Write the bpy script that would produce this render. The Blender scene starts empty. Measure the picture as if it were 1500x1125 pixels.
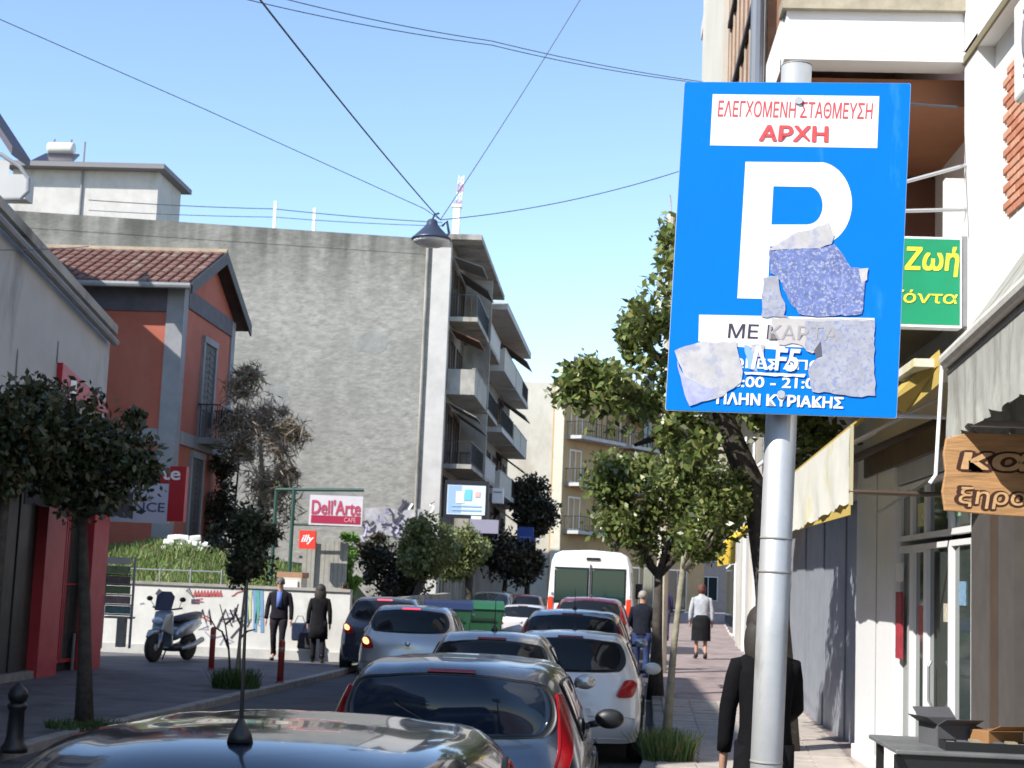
import bpy, bmesh, math, random
import numpy as np
from mathutils import Vector, Matrix
random.seed(7); RNG = np.random.default_rng(7)
SC = bpy.context.scene
COL = SC.collection
R = math.radians
# ------------------------------------------------------------------ camera
FPX = 2250.0; CX, CY = 750.0, 562.5
ROLL = 0.040; CAMH = 1.95
_u = 130*math.cos(ROLL)+294.5*math.sin(ROLL); _v = -130*math.sin(ROLL)+294.5*math.cos(ROLL)
PITCH = math.atan2(_v, FPX); YAW = math.atan2(_u, math.hypot(FPX, _v))
FW = Vector((-math.sin(YAW)*math.cos(PITCH), math.cos(YAW)*math.cos(PITCH), math.sin(PITCH)))
R0 = Vector((math.cos(YAW), math.sin(YAW), 0)); U0 = R0.cross(FW)
RT = R0*math.cos(ROLL)+U0*math.sin(ROLL); UP = -R0*math.sin(ROLL)+U0*math.cos(ROLL)
CAM = Vector((0, 0, CAMH))
cam = bpy.data.cameras.new('camera'); camo = bpy.data.objects.new('camera', cam); COL.objects.link(camo)
M3 = Matrix((RT, UP, -FW)).transposed()
camo.matrix_world = Matrix.Translation(CAM) @ M3.to_4x4()
cam.sensor_width = 36; cam.lens = 36*FPX/1500; cam.clip_end = 4000; cam.clip_start = 0.1
cam.dof.use_dof = True; cam.dof.focus_distance = 4.3; cam.dof.aperture_fstop = 15
SC.camera = camo
# ------------------------------------------------------------------ world, sun, exposure
SUN_AZ = R(48); SUN_EL = R(40)       # sun behind the camera, to the left
w = bpy.data.worlds.new('World'); SC.world = w; w.use_nodes = True
nt = w.node_tree; nt.nodes.clear()
sky = nt.nodes.new('ShaderNodeTexSky'); sky.sky_type = 'NISHITA'; sky.sun_disc = False
sky.sun_elevation = SUN_EL; sky.sun_rotation = math.pi + SUN_AZ
sky.air_density = 0.9; sky.dust_density = 0.15; sky.ozone_density = 1.7; sky.altitude = 30
bg = nt.nodes.new('ShaderNodeBackground'); bg.inputs[1].default_value = 0.15
wo = nt.nodes.new('ShaderNodeOutputWorld')
nt.links.new(sky.outputs[0], bg.inputs[0]); nt.links.new(bg.outputs[0], wo.inputs[0])
sl = bpy.data.lights.new('sun', 'SUN'); sl.energy = 3.9; sl.angle = R(0.5); sl.color = (1, .955, .88)
so = bpy.data.objects.new('sun', sl); COL.objects.link(so)
TOSUN = Vector((-math.sin(SUN_AZ)*math.cos(SUN_EL), -math.cos(SUN_AZ)*math.cos(SUN_EL), math.sin(SUN_EL)))
so.rotation_euler = TOSUN.to_track_quat('Z', 'Y').to_euler(); so.location = (-20, -20, 30)
SC.view_settings.view_transform = 'Standard'; SC.view_settings.look = 'None'
SC.view_settings.exposure = 0.92; SC.view_settings.gamma = 1
SC.render.engine = 'CYCLES'; SC.cycles.max_bounces = 6; SC.cycles.use_denoising = True
SC.cycles.caustics_reflective = False; SC.cycles.caustics_refractive = False
# ------------------------------------------------------------------ pixel helpers (photo pixels, 1500x1125)
def ray(px, py): return (FW*FPX + RT*(px-CX) - UP*(py-CY))
def at(px, py, Y): d = ray(px, py); return CAM + d*(Y/d.y)
def atx(px, py, X): d = ray(px, py); return CAM + d*(X/d.x)
def atz(px, py, z): d = ray(px, py); return CAM + d*((z-CAMH)/d.z)
def smooth(t): t = max(0.0, min(1.0, t)); return t*t*(3-2*t)
def rise(X, Y): return 0.25*smooth((Y-20)/14)*smooth((X+2.6)/1.5)
def interp(tab, y):
    if y <= tab[0][0]: return tab[0][1]
    for (a, b), (c, d) in zip(tab, tab[1:]):
        if y <= c: return b+(d-b)*(y-a)/(c-a)
    return tab[-1][1]
KR = [(-40, .05), (0, .05), (12, .16), (20, .75), (40, 1.25), (70, 2.2), (110, 6), (150, 14)]
KL = [(-40, -6.2), (16.8, -5.8), (22.5, -5.45), (30, -5.0), (60, -4.7), (80, -3.4), (110, 0), (150, 7)]
# ------------------------------------------------------------------ materials
MATS = {}
def mat(name, col, rough=.7, metal=0.0, var=0.0, vscale=3.0, bump=0.0, bscale=20.0, stain=None, emit=0, spec=.5, coat=0.0, sx=1, sz=1, isl=0.0, trans=0.0, isl2=None):
    if name in MATS: return MATS[name]
    m = bpy.data.materials.new(name); m.use_nodes = True; MATS[name] = m
    n = m.node_tree; b = n.nodes['Principled BSDF']; L = n.links.new
    b.inputs['Base Color'].default_value = (*col, 1); b.inputs['Roughness'].default_value = rough
    b.inputs['Metallic'].default_value = metal; b.inputs['Specular IOR Level'].default_value = spec
    if coat: b.inputs['Coat Weight'].default_value = coat; b.inputs['Coat Roughness'].default_value = .04
    last = None
    if var or bump or stain:
        g = n.nodes.new('ShaderNodeNewGeometry'); mp = n.nodes.new('ShaderNodeMapping')
        mp.inputs['Scale'].default_value = (sx, sx, sz); L(g.outputs['Position'], mp.inputs['Vector'])
    if var:
        t = n.nodes.new('ShaderNodeTexNoise'); t.inputs['Scale'].default_value = vscale; t.inputs['Detail'].default_value = 8; t.inputs['Roughness'].default_value = .62
        L(mp.outputs[0], t.inputs['Vector'])
        r = n.nodes.new('ShaderNodeMapRange'); r.inputs[1].default_value = .3; r.inputs[2].default_value = .7
        r.inputs[3].default_value = 1-var; r.inputs[4].default_value = 1+var*.6; L(t.outputs['Fac'], r.inputs[0])
        mx = n.nodes.new('ShaderNodeVectorMath'); mx.operation = 'SCALE'; mx.inputs[0].default_value = col
        L(r.outputs[0], mx.inputs['Scale']); last = mx.outputs[0]
        rr = n.nodes.new('ShaderNodeMapRange'); rr.inputs[3].default_value = min(1, rough+.12); rr.inputs[4].default_value = max(0.02, rough-.1)
        if rough > .15: L(t.outputs['Fac'], rr.inputs[0]); L(rr.outputs[0], b.inputs['Roughness'])
    if stain:   # (colour, scale, low, high, xy stretch, z stretch)
        sc, ss, lo, hi, kx, kz = stain
        mp2 = n.nodes.new('ShaderNodeMapping'); mp2.inputs['Scale'].default_value = (kx, kx, kz); L(g.outputs['Position'], mp2.inputs['Vector'])
        t2 = n.nodes.new('ShaderNodeTexNoise'); t2.inputs['Scale'].default_value = ss; t2.inputs['Detail'].default_value = 7; t2.inputs['Roughness'].default_value = .65
        L(mp2.outputs[0], t2.inputs['Vector'])
        r2 = n.nodes.new('ShaderNodeMapRange'); r2.inputs[1].default_value = lo; r2.inputs[2].default_value = hi; L(t2.outputs['Fac'], r2.inputs[0])
        mm = n.nodes.new('ShaderNodeMix'); mm.data_type = 'RGBA'; L(r2.outputs[0], mm.inputs[0])
        if last is not None: L(last, mm.inputs[6])
        else: mm.inputs[6].default_value = (*col, 1)
        mm.inputs[7].default_value = (*sc, 1); last = mm.outputs[2]
    if isl:
        g3 = n.nodes.new('ShaderNodeNewGeometry'); r3 = n.nodes.new('ShaderNodeMapRange')
        r3.inputs[3].default_value = 1-isl; r3.inputs[4].default_value = 1+isl; L(g3.outputs['Random Per Island'], r3.inputs[0])
        m3 = n.nodes.new('ShaderNodeVectorMath'); m3.operation = 'SCALE'; L(r3.outputs[0], m3.inputs['Scale'])
        if last is not None: L(last, m3.inputs[0])
        else: m3.inputs[0].default_value = col
        last = m3.outputs[0]
        if isl2:
            pw = n.nodes.new('ShaderNodeMath'); pw.operation = 'MULTIPLY'; L(g3.outputs['Random Per Island'], pw.inputs[0]); pw.inputs[1].default_value = 37.7
            fr_ = n.nodes.new('ShaderNodeMath'); fr_.operation = 'FRACT'; L(pw.outputs[0], fr_.inputs[0]); p2 = n.nodes.new('ShaderNodeMath'); p2.operation = 'POWER'; L(fr_.outputs[0], p2.inputs[0]); p2.inputs[1].default_value = 2.5
            mi = n.nodes.new('ShaderNodeMix'); mi.data_type = 'RGBA'; L(p2.outputs[0], mi.inputs[0]); L(last, mi.inputs[6]); mi.inputs[7].default_value = (*isl2, 1); last = mi.outputs[2]
    if last is not None: L(last, b.inputs['Base Color'])
    if bump:
        t = n.nodes.new('ShaderNodeTexNoise'); t.inputs['Scale'].default_value = bscale; t.inputs['Detail'].default_value = 6
        L(mp.outputs[0], t.inputs['Vector'])
        bp = n.nodes.new('ShaderNodeBump'); bp.inputs['Strength'].default_value = bump; bp.inputs['Distance'].default_value = .02
        L(t.outputs['Fac'], bp.inputs['Height']); L(bp.outputs[0], b.inputs['Normal'])
    if emit:
        b.inputs['Emission Color'].default_value = (*col, 1); b.inputs['Emission Strength'].default_value = emit
    if trans:
        tr = n.nodes.new('ShaderNodeBsdfTranslucent'); ms = n.nodes.new('ShaderNodeMixShader'); ms.inputs[0].default_value = trans
        if last is not None: L(last, tr.inputs[0])
        else: tr.inputs[0].default_value = (*col, 1)
        L(b.outputs[0], ms.inputs[1]); L(tr.outputs[0], ms.inputs[2]); L(ms.outputs[0], n.nodes['Material Output'].inputs[0])
    return m
asphalt = mat('asphalt', (.062, .060, .066), .85, var=.25, vscale=1.3, bump=.4, bscale=60, stain=((.03, .03, .032), .7, .55, .7, 1, 1))
pave_l = mat('pave_left', (.115, .108, .120), .82, var=.28, vscale=2, bump=.3, bscale=40, stain=((.045, .043, .045), .9, .5, .68, 1, 1))
pave_r = mat('pave_right', (.30, .235, .22), .8, var=.2, vscale=3, bump=.3, bscale=30, stain=((.13, .11, .10), 1.3, .5, .7, 1, 1))
slab_m = mat('slab_red', (.33, .22, .195), .8, var=.22, vscale=4, bump=.3, bscale=30, isl=.12)
slab_w = mat('slab_pale', (.42, .37, .33), .8, var=.2, vscale=4, bump=.3, bscale=30)
kerb_m = mat('kerb_stone', (.26, .25, .24), .8, var=.3, vscale=4, bump=.4, bscale=30)
earth = mat('earth', (.12, .10, .075), .95, var=.3, vscale=2, bump=.5, bscale=12)
greywall = mat('grey_render', (.345, .33, .29), .95, var=.30, vscale=3.0, bump=1.0, bscale=5.5, sz=1.7, sx=.9,
               stain=((.24, .23, .205), .35, .48, .70, 1, .5))
def zstain(m, z0, z1, col, scale=1.1):
    n = m.node_tree; b = n.nodes['Principled BSDF']; L = n.links.new; src = b.inputs['Base Color'].links[0].from_socket
    g = n.nodes.new('ShaderNodeNewGeometry'); sp = n.nodes.new('ShaderNodeSeparateXYZ'); L(g.outputs['Position'], sp.inputs[0])
    r = n.nodes.new('ShaderNodeMapRange'); r.inputs[1].default_value = z0; r.inputs[2].default_value = z1; r.inputs[3].default_value = 0; r.inputs[4].default_value = .75; L(sp.outputs[2], r.inputs[0])
    mp = n.nodes.new('ShaderNodeMapping'); mp.inputs['Scale'].default_value = (1, 1, .12); L(g.outputs['Position'], mp.inputs['Vector'])
    t = n.nodes.new('ShaderNodeTexNoise'); t.inputs['Scale'].default_value = scale; t.inputs['Detail'].default_value = 6; L(mp.outputs[0], t.inputs['Vector'])
    r2 = n.nodes.new('ShaderNodeMapRange'); r2.inputs[1].default_value = .35; r2.inputs[2].default_value = .65; L(t.outputs['Fac'], r2.inputs[0])
    mu = n.nodes.new('ShaderNodeMath'); mu.operation = 'MULTIPLY_ADD'; mu.use_clamp = True; L(r.outputs[0], mu.inputs[0]); L(r2.outputs[0], mu.inputs[1]); mu.inputs[2].default_value = 0
    r3 = n.nodes.new('ShaderNodeMath'); r3.operation = 'MULTIPLY'; L(mu.outputs[0], r3.inputs[0]); r3.inputs[1].default_value = 1.25; r3.use_clamp = True
    mx = n.nodes.new('ShaderNodeMix'); mx.data_type = 'RGBA'; L(r3.outputs[0], mx.inputs[0]); L(src, mx.inputs[6]); mx.inputs[7].default_value = (*col, 1); L(mx.outputs[2], b.inputs['Base Color'])
zstain(greywall, 12.6, 15.3, (.085, .085, .07))
greytop = mat('grey_streaked', (.22, .22, .185), .95, var=.35, vscale=1.2, bump=.6, bscale=5, stain=((.08, .08, .065), 1.1, .45, .62, 1, .18))
palegrey = mat('pale_grey_plaster', (.50, .48, .45), .85, var=.14, vscale=1.5, bump=.2, bscale=10, stain=((.3, .28, .25), .8, .55, .75, 1, .3))
conc = mat('balcony_concrete', (.36, .34, .30), .85, var=.25, vscale=1.6, bump=.2, bscale=10, stain=((.13, .12, .10), .9, .5, .7, 1, .3))
creamw = mat('cream_plaster', (.56, .53, .45), .85, var=.12, vscale=.6, bump=.2, bscale=6, stain=((.40, .35, .27), .5, .5, .75, 1, .6))
ochre = mat('ochre_plaster', (.50, .335, .17), .85, var=.15, vscale=.8, stain=((.36, .24, .13), .6, .5, .75, 1, .4))
white = mat('white_paint', (.78, .77, .74), .6, var=.07, vscale=1.5, stain=((.52, .48, .42), 1.0, .58, .78, 1, .25))
whitem = mat('white_metal', (.78, .79, .80), .35, var=.04, vscale=4)
leftwall = mat('left_wall_plaster', (.46, .455, .44), .85, var=.09, vscale=1.0, stain=((.25, .25, .24), .9, .58, .75, 1, .3))
terrac = mat('terracotta_plaster', (.37, .105, .066), .85, var=.14, vscale=1.1, bump=.15, bscale=8, stain=((.36, .13, .085), .9, .52, .72, 1, .4))
trimg = mat('trim_grey', (.25, .255, .265), .8, var=.15, vscale=2)
darkwood = mat('dark_wood', (.035, .03, .032), .6, var=.3, vscale=5)
tile_m = mat('roof_tile', (.36, .165, .10), .85, var=.3, vscale=6, isl=0, stain=((.20, .15, .11), 3, .5, .7, 1, 1))
black = mat('black_plastic', (.012, .012, .013), .45)
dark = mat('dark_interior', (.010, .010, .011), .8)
steel = mat('galvanised', (.50, .51, .51), .5, .45, var=.16, vscale=8, stain=((.30, .26, .20), 9, .56, .70, 1, .35))
alu = mat('aluminium', (.55, .56, .57), .35, .8, var=.05)
glass = mat('window_glass', (.016, .020, .022), .04, spec=.45)
glass2 = mat('shop_glass', (.05, .065, .06), .05, spec=.9)
red = mat('red_paint', (.42, .012, .02), .4, var=.1)
redf = mat('red_frame', (.40, .03, .045), .5, var=.12)
sblue = mat('sign_blue', (.001, .180, .68), .5, var=.05, vscale=2.5, spec=.1, stain=((.03, .25, .70), 14, .60, .78, 1, .25))
swhite = mat('sign_white', (.80, .80, .78), .4, var=.05, vscale=6, stain=((.62, .60, .55), 11, .6, .78, 1, .5))
sred = mat('sign_red_ink', (.62, .07, .07), .5)
sblk = mat('sign_black_ink', (.05, .035, .06), .5)
stick1 = mat('sticker_paper', (.50, .49, .49), .8, var=.16, vscale=22, stain=((.36, .37, .46), 30, .5, .62, 1, 1))
stick2 = mat('sticker_blue', (.15, .20, .44), .7, var=.35, vscale=60, stain=((.36, .38, .47), 120, .52, .6, 1, 1))
stick3 = mat('sticker_lilac', (.37, .38, .44), .75, var=.2, vscale=30, stain=((.23, .27, .42), 90, .5, .62, 1, 1))
leafA = mat('leaf_dark', (.040, .066, .020), .42, isl=.55, trans=.18)
leafB = mat('leaf_mid', (.105, .15, .04), .36, isl=.6, trans=.32, isl2=(.30, .31, .10))
leafC = mat('leaf_olive', (.13, .165, .05), .45, isl=.5, trans=.25, isl2=(.24, .25, .10))
leafL = mat('leaf_left_dark', (.036, .055, .022), .42, isl=.7, trans=.15, isl2=(.09, .07, .035))
leafG = mat('leaf_bright', (.13, .27, .04), .5, isl=.4, trans=.3)
leafX = mat('leaf_reddish_dark', (.030, .036, .018), .42, isl=.7, trans=.12, isl2=(.075, .05, .03))
twigm = mat('twig', (.21, .165, .125), .9, isl=.3)
bark = mat('bark', (.055, .045, .036), .9, var=.4, vscale=12, bump=.6, bscale=40)
barkp = mat('bark_pale', (.24, .22, .16), .9, var=.35, vscale=10, bump=.5, bscale=30)
grassm = mat('grass', (.12, .20, .045), .6, isl=.5, trans=.3, isl2=(.30, .28, .13))
grassd = mat('grass_dark', (.05, .10, .022), .6, isl=.45, trans=.25)
green_s = mat('sign_green', (.005, .27, .125), .45, var=.12, vscale=3)
yellow = mat('yellow_ink', (.85, .75, .05), .5)
yellowf = mat('yellow_fabric', (.52, .38, .09), .8, var=.12, vscale=4)
fabw = mat('cream_fabric', (.74, .73, .66), .85, var=.10, vscale=3, stain=((.62, .55, .18), 1.6, .55, .72, 1, 1), trans=.15)
fabg = mat('dirty_fabric', (.42, .42, .38), .9, var=.22, vscale=4, stain=((.20, .19, .155), 3.5, .48, .68, 1.5, .35), trans=.1)
woodS = mat('wood_board', (.47, .26, .11), .7, var=.32, vscale=9, sx=.6, sz=5, bump=.2)
woodD = mat('burnt_wood', (.055, .020, .012), .9)
brown = mat('brown_metal', (.075, .05, .035), .5, var=.15)
rust = mat('rust_panel', (.30, .15, .085), .8, var=.35, vscale=4, stain=((.14, .085, .06), 3, .5, .66, 1, .3))
orangeb = mat('orange_ceiling', (.30, .125, .06), .8, var=.12, vscale=2)
brickm = mat('brick', (.50, .20, .12), .85, var=.2, vscale=12)
bluegrey = mat('bluegrey_shutter', (.25, .27, .31), .5, var=.12, vscale=3)
bins = mat('bin_green', (.02, .09, .04), .5, var=.15)
bluep = mat('blue_panel', (.02, .06, .30), .5)
cyanp = mat('screen_blue', (.35, .62, .86), .4)
graf = mat('graffiti_dark', (.06, .055, .08), .8)
grafr = mat('graffiti_red', (.42, .09, .09), .8)
grafb = mat('graffiti_blue', (.16, .30, .46), .8)
grafp = mat('graffiti_lilac', (.34, .32, .42), .85)
cableM = mat('cable', (.05, .06, .085), .6)
skin = mat('skin', (.42, .24, .165), .6)
tyre = mat('tyre', (.02, .02, .02), .8)
def paint(name, col, metal=.3, rough=.28): return mat(name, col, rough, metal, coat=.7)
# ------------------------------------------------------------------ mesh builder
class MB:
    def __init__(s, T=None): s.v = []; s.f = []; s.m = []; s.T = T; s.cur = 0
    def add(s, pts, faces):
        n = len(s.v)
        for p in pts:
            p = Vector(p)
            if s.T is not None: p = s.T(p) if callable(s.T) else s.T @ p
            s.v.append(tuple(p))
        for f in faces: s.f.append(tuple(i+n for i in f)); s.m.append(s.cur)
        return s
    def box(s, x0, x1, y0, y1, z0, z1):
        return s.add([(x0, y0, z0), (x1, y0, z0), (x1, y1, z0), (x0, y1, z0), (x0, y0, z1), (x1, y0, z1), (x1, y1, z1), (x0, y1, z1)],
              [(0, 3, 2, 1), (4, 5, 6, 7), (0, 1, 5, 4), (1, 2, 6, 5), (2, 3, 7, 6), (3, 0, 4, 7)])
    def hexa(s, p): return s.add(p, [(0, 3, 2, 1), (4, 5, 6, 7), (0, 1, 5, 4), (1, 2, 6, 5), (2, 3, 7, 6), (3, 0, 4, 7)])
    def prism(s, poly, ext):
        ext = Vector(ext); n = len(poly); P = [Vector(p) for p in poly]
        return s.add(P+[p+ext for p in P], [tuple(range(n))[::-1], tuple(range(n, 2*n))]+[(i, (i+1) % n, n+(i+1) % n, n+i) for i in range(n)])
    def tube(s, pts, r, n=8, cap=True):
        pts = [Vector(p) for p in pts]; k = len(pts)
        rs = r if isinstance(r, (list, tuple)) else [r]*k
        V = []; prev = None
        for i, p in enumerate(pts):
            d = (pts[min(i+1, k-1)]-pts[max(i-1, 0)]).normalized()
            a = Vector((0, 0, 1)) if abs(d.z) < .9 else Vector((1, 0, 0))
            if prev is not None: a = prev
            u = (a - d*a.dot(d)).normalized(); prev = u; w_ = d.cross(u)
            for j in range(n):
                t = 2*math.pi*j/n; V.append(p+(u*math.cos(t)+w_*math.sin(t))*rs[i])
        F = [(i*n+j, i*n+(j+1) % n, (i+1)*n+(j+1) % n, (i+1)*n+j) for i in range(k-1) for j in range(n)]
        if cap: F += [tuple(range(n))[::-1], tuple(range((k-1)*n, k*n))]
        return s.add(V, F)
    def lathe(s, prof, c=(0, 0, 0), n=16, ax='z'):
        V = []; c = Vector(c)
        for r, h in prof:
            for j in range(n):
                t = 2*math.pi*j/n; a, b = r*math.cos(t), r*math.sin(t)
                V.append(c+(Vector((a, b, h)) if ax == 'z' else Vector((h, a, b)) if ax == 'x' else Vector((a, h, b))))
        k = len(prof)
        F = [(i*n+j, i*n+(j+1) % n, (i+1)*n+(j+1) % n, (i+1)*n+j) for i in range(k-1) for j in range(n)]
        F += [tuple(range(n))[::-1], tuple(range((k-1)*n, k*n))]
        return s.add(V, F)
    def ball(s, c, rx, ry, rz, n=12, m=8):
        V = []; F = []
        for i in range(m+1):
            a = math.pi*i/m
            for j in range(n):
                t = 2*math.pi*j/n
                V.append((c[0]+rx*math.sin(a)*math.cos(t), c[1]+ry*math.sin(a)*math.sin(t), c[2]+rz*math.cos(a)))
        F = [(i*n+j, (i+1)*n+j, (i+1)*n+(j+1) % n, i*n+(j+1) % n) for i in range(m) for j in range(n)]
        return s.add(V, F)
    def build(s, name, m, parent=None, smooth_=False, world=False):
        me = bpy.data.meshes.new(name)
        V = s.v
        if world and parent is not None:
            o = parent
            while o.parent is not None: o = o.parent
            l = o.location; V = [(a-l[0], b-l[1], c-l[2]) for a, b, c in V]
        elif world:   # a single-mesh thing: origin at the middle of its base
            xs = [p[0] for p in V]; ys = [p[1] for p in V]; zs = [p[2] for p in V]
            l = ((min(xs)+max(xs))/2, (min(ys)+max(ys))/2, min(zs)); V = [(a-l[0], b-l[1], c-l[2]) for a, b, c in V]
        me.from_pydata(V, [], s.f)
        for mm in (m if isinstance(m, (list, tuple)) else [m]): me.materials.append(mm)
        if isinstance(m, (list, tuple)): me.polygons.foreach_set('material_index', s.m)
        if smooth_: me.polygons.foreach_set('use_smooth', [True]*len(me.polygons)); 
        me.update()
        o = bpy.data.objects.new(name, me); COL.objects.link(o)
        if parent is not None: o.parent = parent
        elif world: o.location = l
        return o
def smooth_angle(o, deg=40):
    me = o.data
    try: me.set_sharp_from_angle(angle=R(deg))
    except Exception: pass
def bevel(o, wd=.01, seg=2):
    b = o.modifiers.new('b', 'BEVEL'); b.width = wd; b.segments = seg; b.limit_method = 'ANGLE'; b.angle_limit = R(50)
    return o
def thing(name, label, cat, loc=(0, 0, 0), rz=0, group=None):
    o = bpy.data.objects.new(name, None); COL.objects.link(o); o.location = loc; o.rotation_euler = (0, 0, rz)
    o.empty_display_size = .2; o['label'] = label; o['category'] = cat
    if group: o['group'] = group
    return o
def tag(o, label, cat, group=None):
    o['label'] = label; o['category'] = cat
    if group: o['group'] = group
    return o
def struct(o): o['kind'] = 'structure'; return o
def stuff(o): o['kind'] = 'stuff'; return o
def copy_tree(o, parent=None):
    c = o.copy(); COL.objects.link(c)
    if parent is not None: c.parent = parent; c.matrix_parent_inverse = o.matrix_parent_inverse
    for ch in KIDS(o): copy_tree(ch, c)
    return c
def KIDS(o): return [x for x in bpy.data.objects if x.parent == o]
def frame(O, d, up=Vector((0, 0, 1))):
    O = Vector(O); d = Vector(d).normalized(); n = Vector((d.y, -d.x, 0)).normalized()   # n: to the right of d
    return lambda p: O + d*p[0] + n*p[1] + up*p[2]
# text as flat mesh fitted into a box of a local frame
def text_mb(s, bold=0.0, shear=0.0):
    """unit-box text; bold thickens it by shifted copies -> [(x, y, layer)], faces"""
    cu = bpy.data.curves.new('t', 'FONT'); cu.body = s; cu.size = 1; cu.resolution_u = 3; cu.shear = shear; cu.fill_mode = 'FRONT'
    ob = bpy.data.objects.new('t', cu); COL.objects.link(ob)
    dg = bpy.context.evaluated_depsgraph_get(); me = bpy.data.meshes.new_from_object(ob.evaluated_get(dg))
    V0 = [tuple(v.co) for v in me.vertices]; F0 = [tuple(p.vertices) for p in me.polygons]
    bpy.data.objects.remove(ob); bpy.data.curves.remove(cu); bpy.data.meshes.remove(me)
    V = []; F = []; k = 1 if bold <= 0 else (4 if bold < .04 else 12)
    for i in range(k):
        dx, dy = (bold*math.cos(math.pi*(2*i+1)/k), bold*math.sin(math.pi*(2*i+1)/k)) if k > 1 else (0, 0)
        n = len(V); V += [(v[0]+dx, v[1]+dy, i) for v in V0]; F += [tuple(a+n for a in f) for f in F0]
    xs = [v[0] for v in V]; ys = [v[1] for v in V]
    x0, x1, y0, y1 = min(xs), max(xs), min(ys), max(ys)
    return [((v[0]-x0)/(x1-x0), (v[1]-y0)/(y1-y0), v[2]) for v in V], F
def text(s, O, Rv, Uv, N, m, parent, name='lettering', bold=.02, off=.001, shear=0.0, world=True):
    """fits the text in the parallelogram O, O+Rv, O+Uv"""
    UV, F = text_mb(s, bold, shear); O, Rv, Uv, N = Vector(O), Vector(Rv), Vector(Uv), Vector(N).normalized()
    mb = MB(); mb.add([O+Rv*a+Uv*b+N*(off+l*.0003) for a, b, l in UV], F)
    return mb.build(name, m, parent, world=world)
def ribbon(pts, wd, N):
    """flat strip along points on a plane with normal N"""
    mb = MB(); P = [Vector(p) for p in pts]; V = []
    for i, p in enumerate(P):
        d = (P[min(i+1, len(P)-1)]-P[max(0, i-1)]).normalized(); s_ = d.cross(N).normalized()*wd/2; V += [p-s_, p+s_]
    mb.add(V, [(2*i, 2*i+1, 2*i+3, 2*i+2) for i in range(len(P)-1)]); return mb
def merge(mbs):
    o = MB()
    for m in mbs:
        T = len(o.v); o.v += m.v; o.f += [tuple(i+T for i in f) for f in m.f]; o.m += m.m
    return o
# ================================================================== GROUND
g = MB(); g.add([(-1500, -300, -.06), (1500, -300, -.06), (1500, 2500, -.06), (-1500, 2500, -.06)], [(0, 1, 2, 3)])
struct(g.build('ground', earth))
def strip(fx0, fx1, ys, nx, zf, name, m):
    mb = MB(); V = []
    for y in ys:
        a, b = fx0(y), fx1(y)
        for i in range(nx+1):
            x = a+(b-a)*i/nx; V.append((x, y, zf(x, y)))
    F = [(j*(nx+1)+i, j*(nx+1)+i+1, (j+1)*(nx+1)+i+1, (j+1)*(nx+1)+i) for j in range(len(ys)-1) for i in range(nx)]
    mb.add(V, F); return struct(mb.build(name, m, smooth_=True))
YS = [-40+2*i for i in range(96)]
strip(lambda y: interp(KL, y)-.1, lambda y: interp(KR, y)+.1, YS, 12, lambda x, y: rise(x, y), 'road', asphalt)
pave_right = strip(lambda y: interp(KR, y)+.15, lambda y: interp(KR, y)+12, YS, 8, lambda x, y: .13+rise(x, y), 'pavement_right', pave_r)
strip(lambda y: interp(KL, y)-12 if y < 33 else interp(KL, y)-3, lambda y: interp(KL, y)-.15, YS, 6, lambda x, y: .10, 'pavement_left', pave_l)
# kerb stones, one by one
def kerbs(tab, side, z0, y0, y1, name):
    root = strip(lambda y: interp(tab, y)-.07, lambda y: interp(tab, y)+.07, [y0+i for i in range(int(y1-y0)+1)], 1, lambda x, y: z0-.02+rise(x, y), name, kerb_m)
    me = None; y = y0
    while y < y1:
        xa, xb = interp(tab, y), interp(tab, y+1)
        if me is None:
            b = MB().box(-.08, .08, .006, .994, -.15, 0); o = b.build('kerb_stone', kerb_m, root); bevel(o, .015); me = o.data; src = o
        else:
            o = src.copy(); COL.objects.link(o)
        o.location = (xa, y, z0+rise(xa, y)+random.uniform(-.006, .006)); o.rotation_euler = (0, 0, -math.atan2(xb-xa, 1)+random.uniform(-.006, .006)); y += 1
    return root
kerbs([(a, b-.07) for a, b in KL], -1, .105, 8, 60, 'kerb_left')
kerbs([(a, b+.07) for a, b in KR], 1, .135, 2, 60, 'kerb_right')
# pavement slabs on the right, near part
pv = pave_right
src = None
for j in range(38):
    for i in range(9):
        y = 9.2+j*.42; x = interp(KR, y)+.36+i*.42
        if x > 3.05: continue
        if src is None: src = bevel(MB().box(-.203, .203, -.203, .203, -.04, 0).build('paving_slab', slab_m, pv), .006, 1); src2 = src.data.copy(); src2.materials[0] = slab_w; o = src
        else: o = src.copy(); COL.objects.link(o)
        if i in (0, 5) or j % 8 == 3: o.data = src2
        o.location = (x, y, .138+rise(x, y)+random.uniform(-.0025, .0035)); o.rotation_euler = (random.uniform(-.004, .004), random.uniform(-.004, .004), 0)
# ================================================================== FOLIAGE
def leaves_mb(centres, n, spread, size, flat=.0, seed=0, squash=1.0):
    """n leaves round the given clump centres -> numpy verts/faces (rhombs)"""
    rg = np.random.default_rng(seed); C = np.array([[*c[:3], c[3]] for c in centres], dtype=float)
    idx = rg.integers(0, len(C), n); d = rg.normal(size=(n, 3)); d /= np.linalg.norm(d, axis=1)[:, None]
    r = rg.random(n)**.45; P = C[idx, :3]+d*(r*C[idx, 3]*spread)[:, None]*np.array([1, 1, squash])
    a = d*.6+rg.normal(size=(n, 3))*.6; a /= np.linalg.norm(a, axis=1)[:, None]; b = np.cross(a, rg.normal(size=(n, 3))); b /= np.linalg.norm(b, axis=1)[:, None]
    s = size*(.6+.8*rg.random(n))[:, None]
    q = np.stack([P-a*s*.5, P+b*s*.26, P+a*s*.5, P-b*s*.26], 1)
    return q.reshape(-1, 3)
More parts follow.
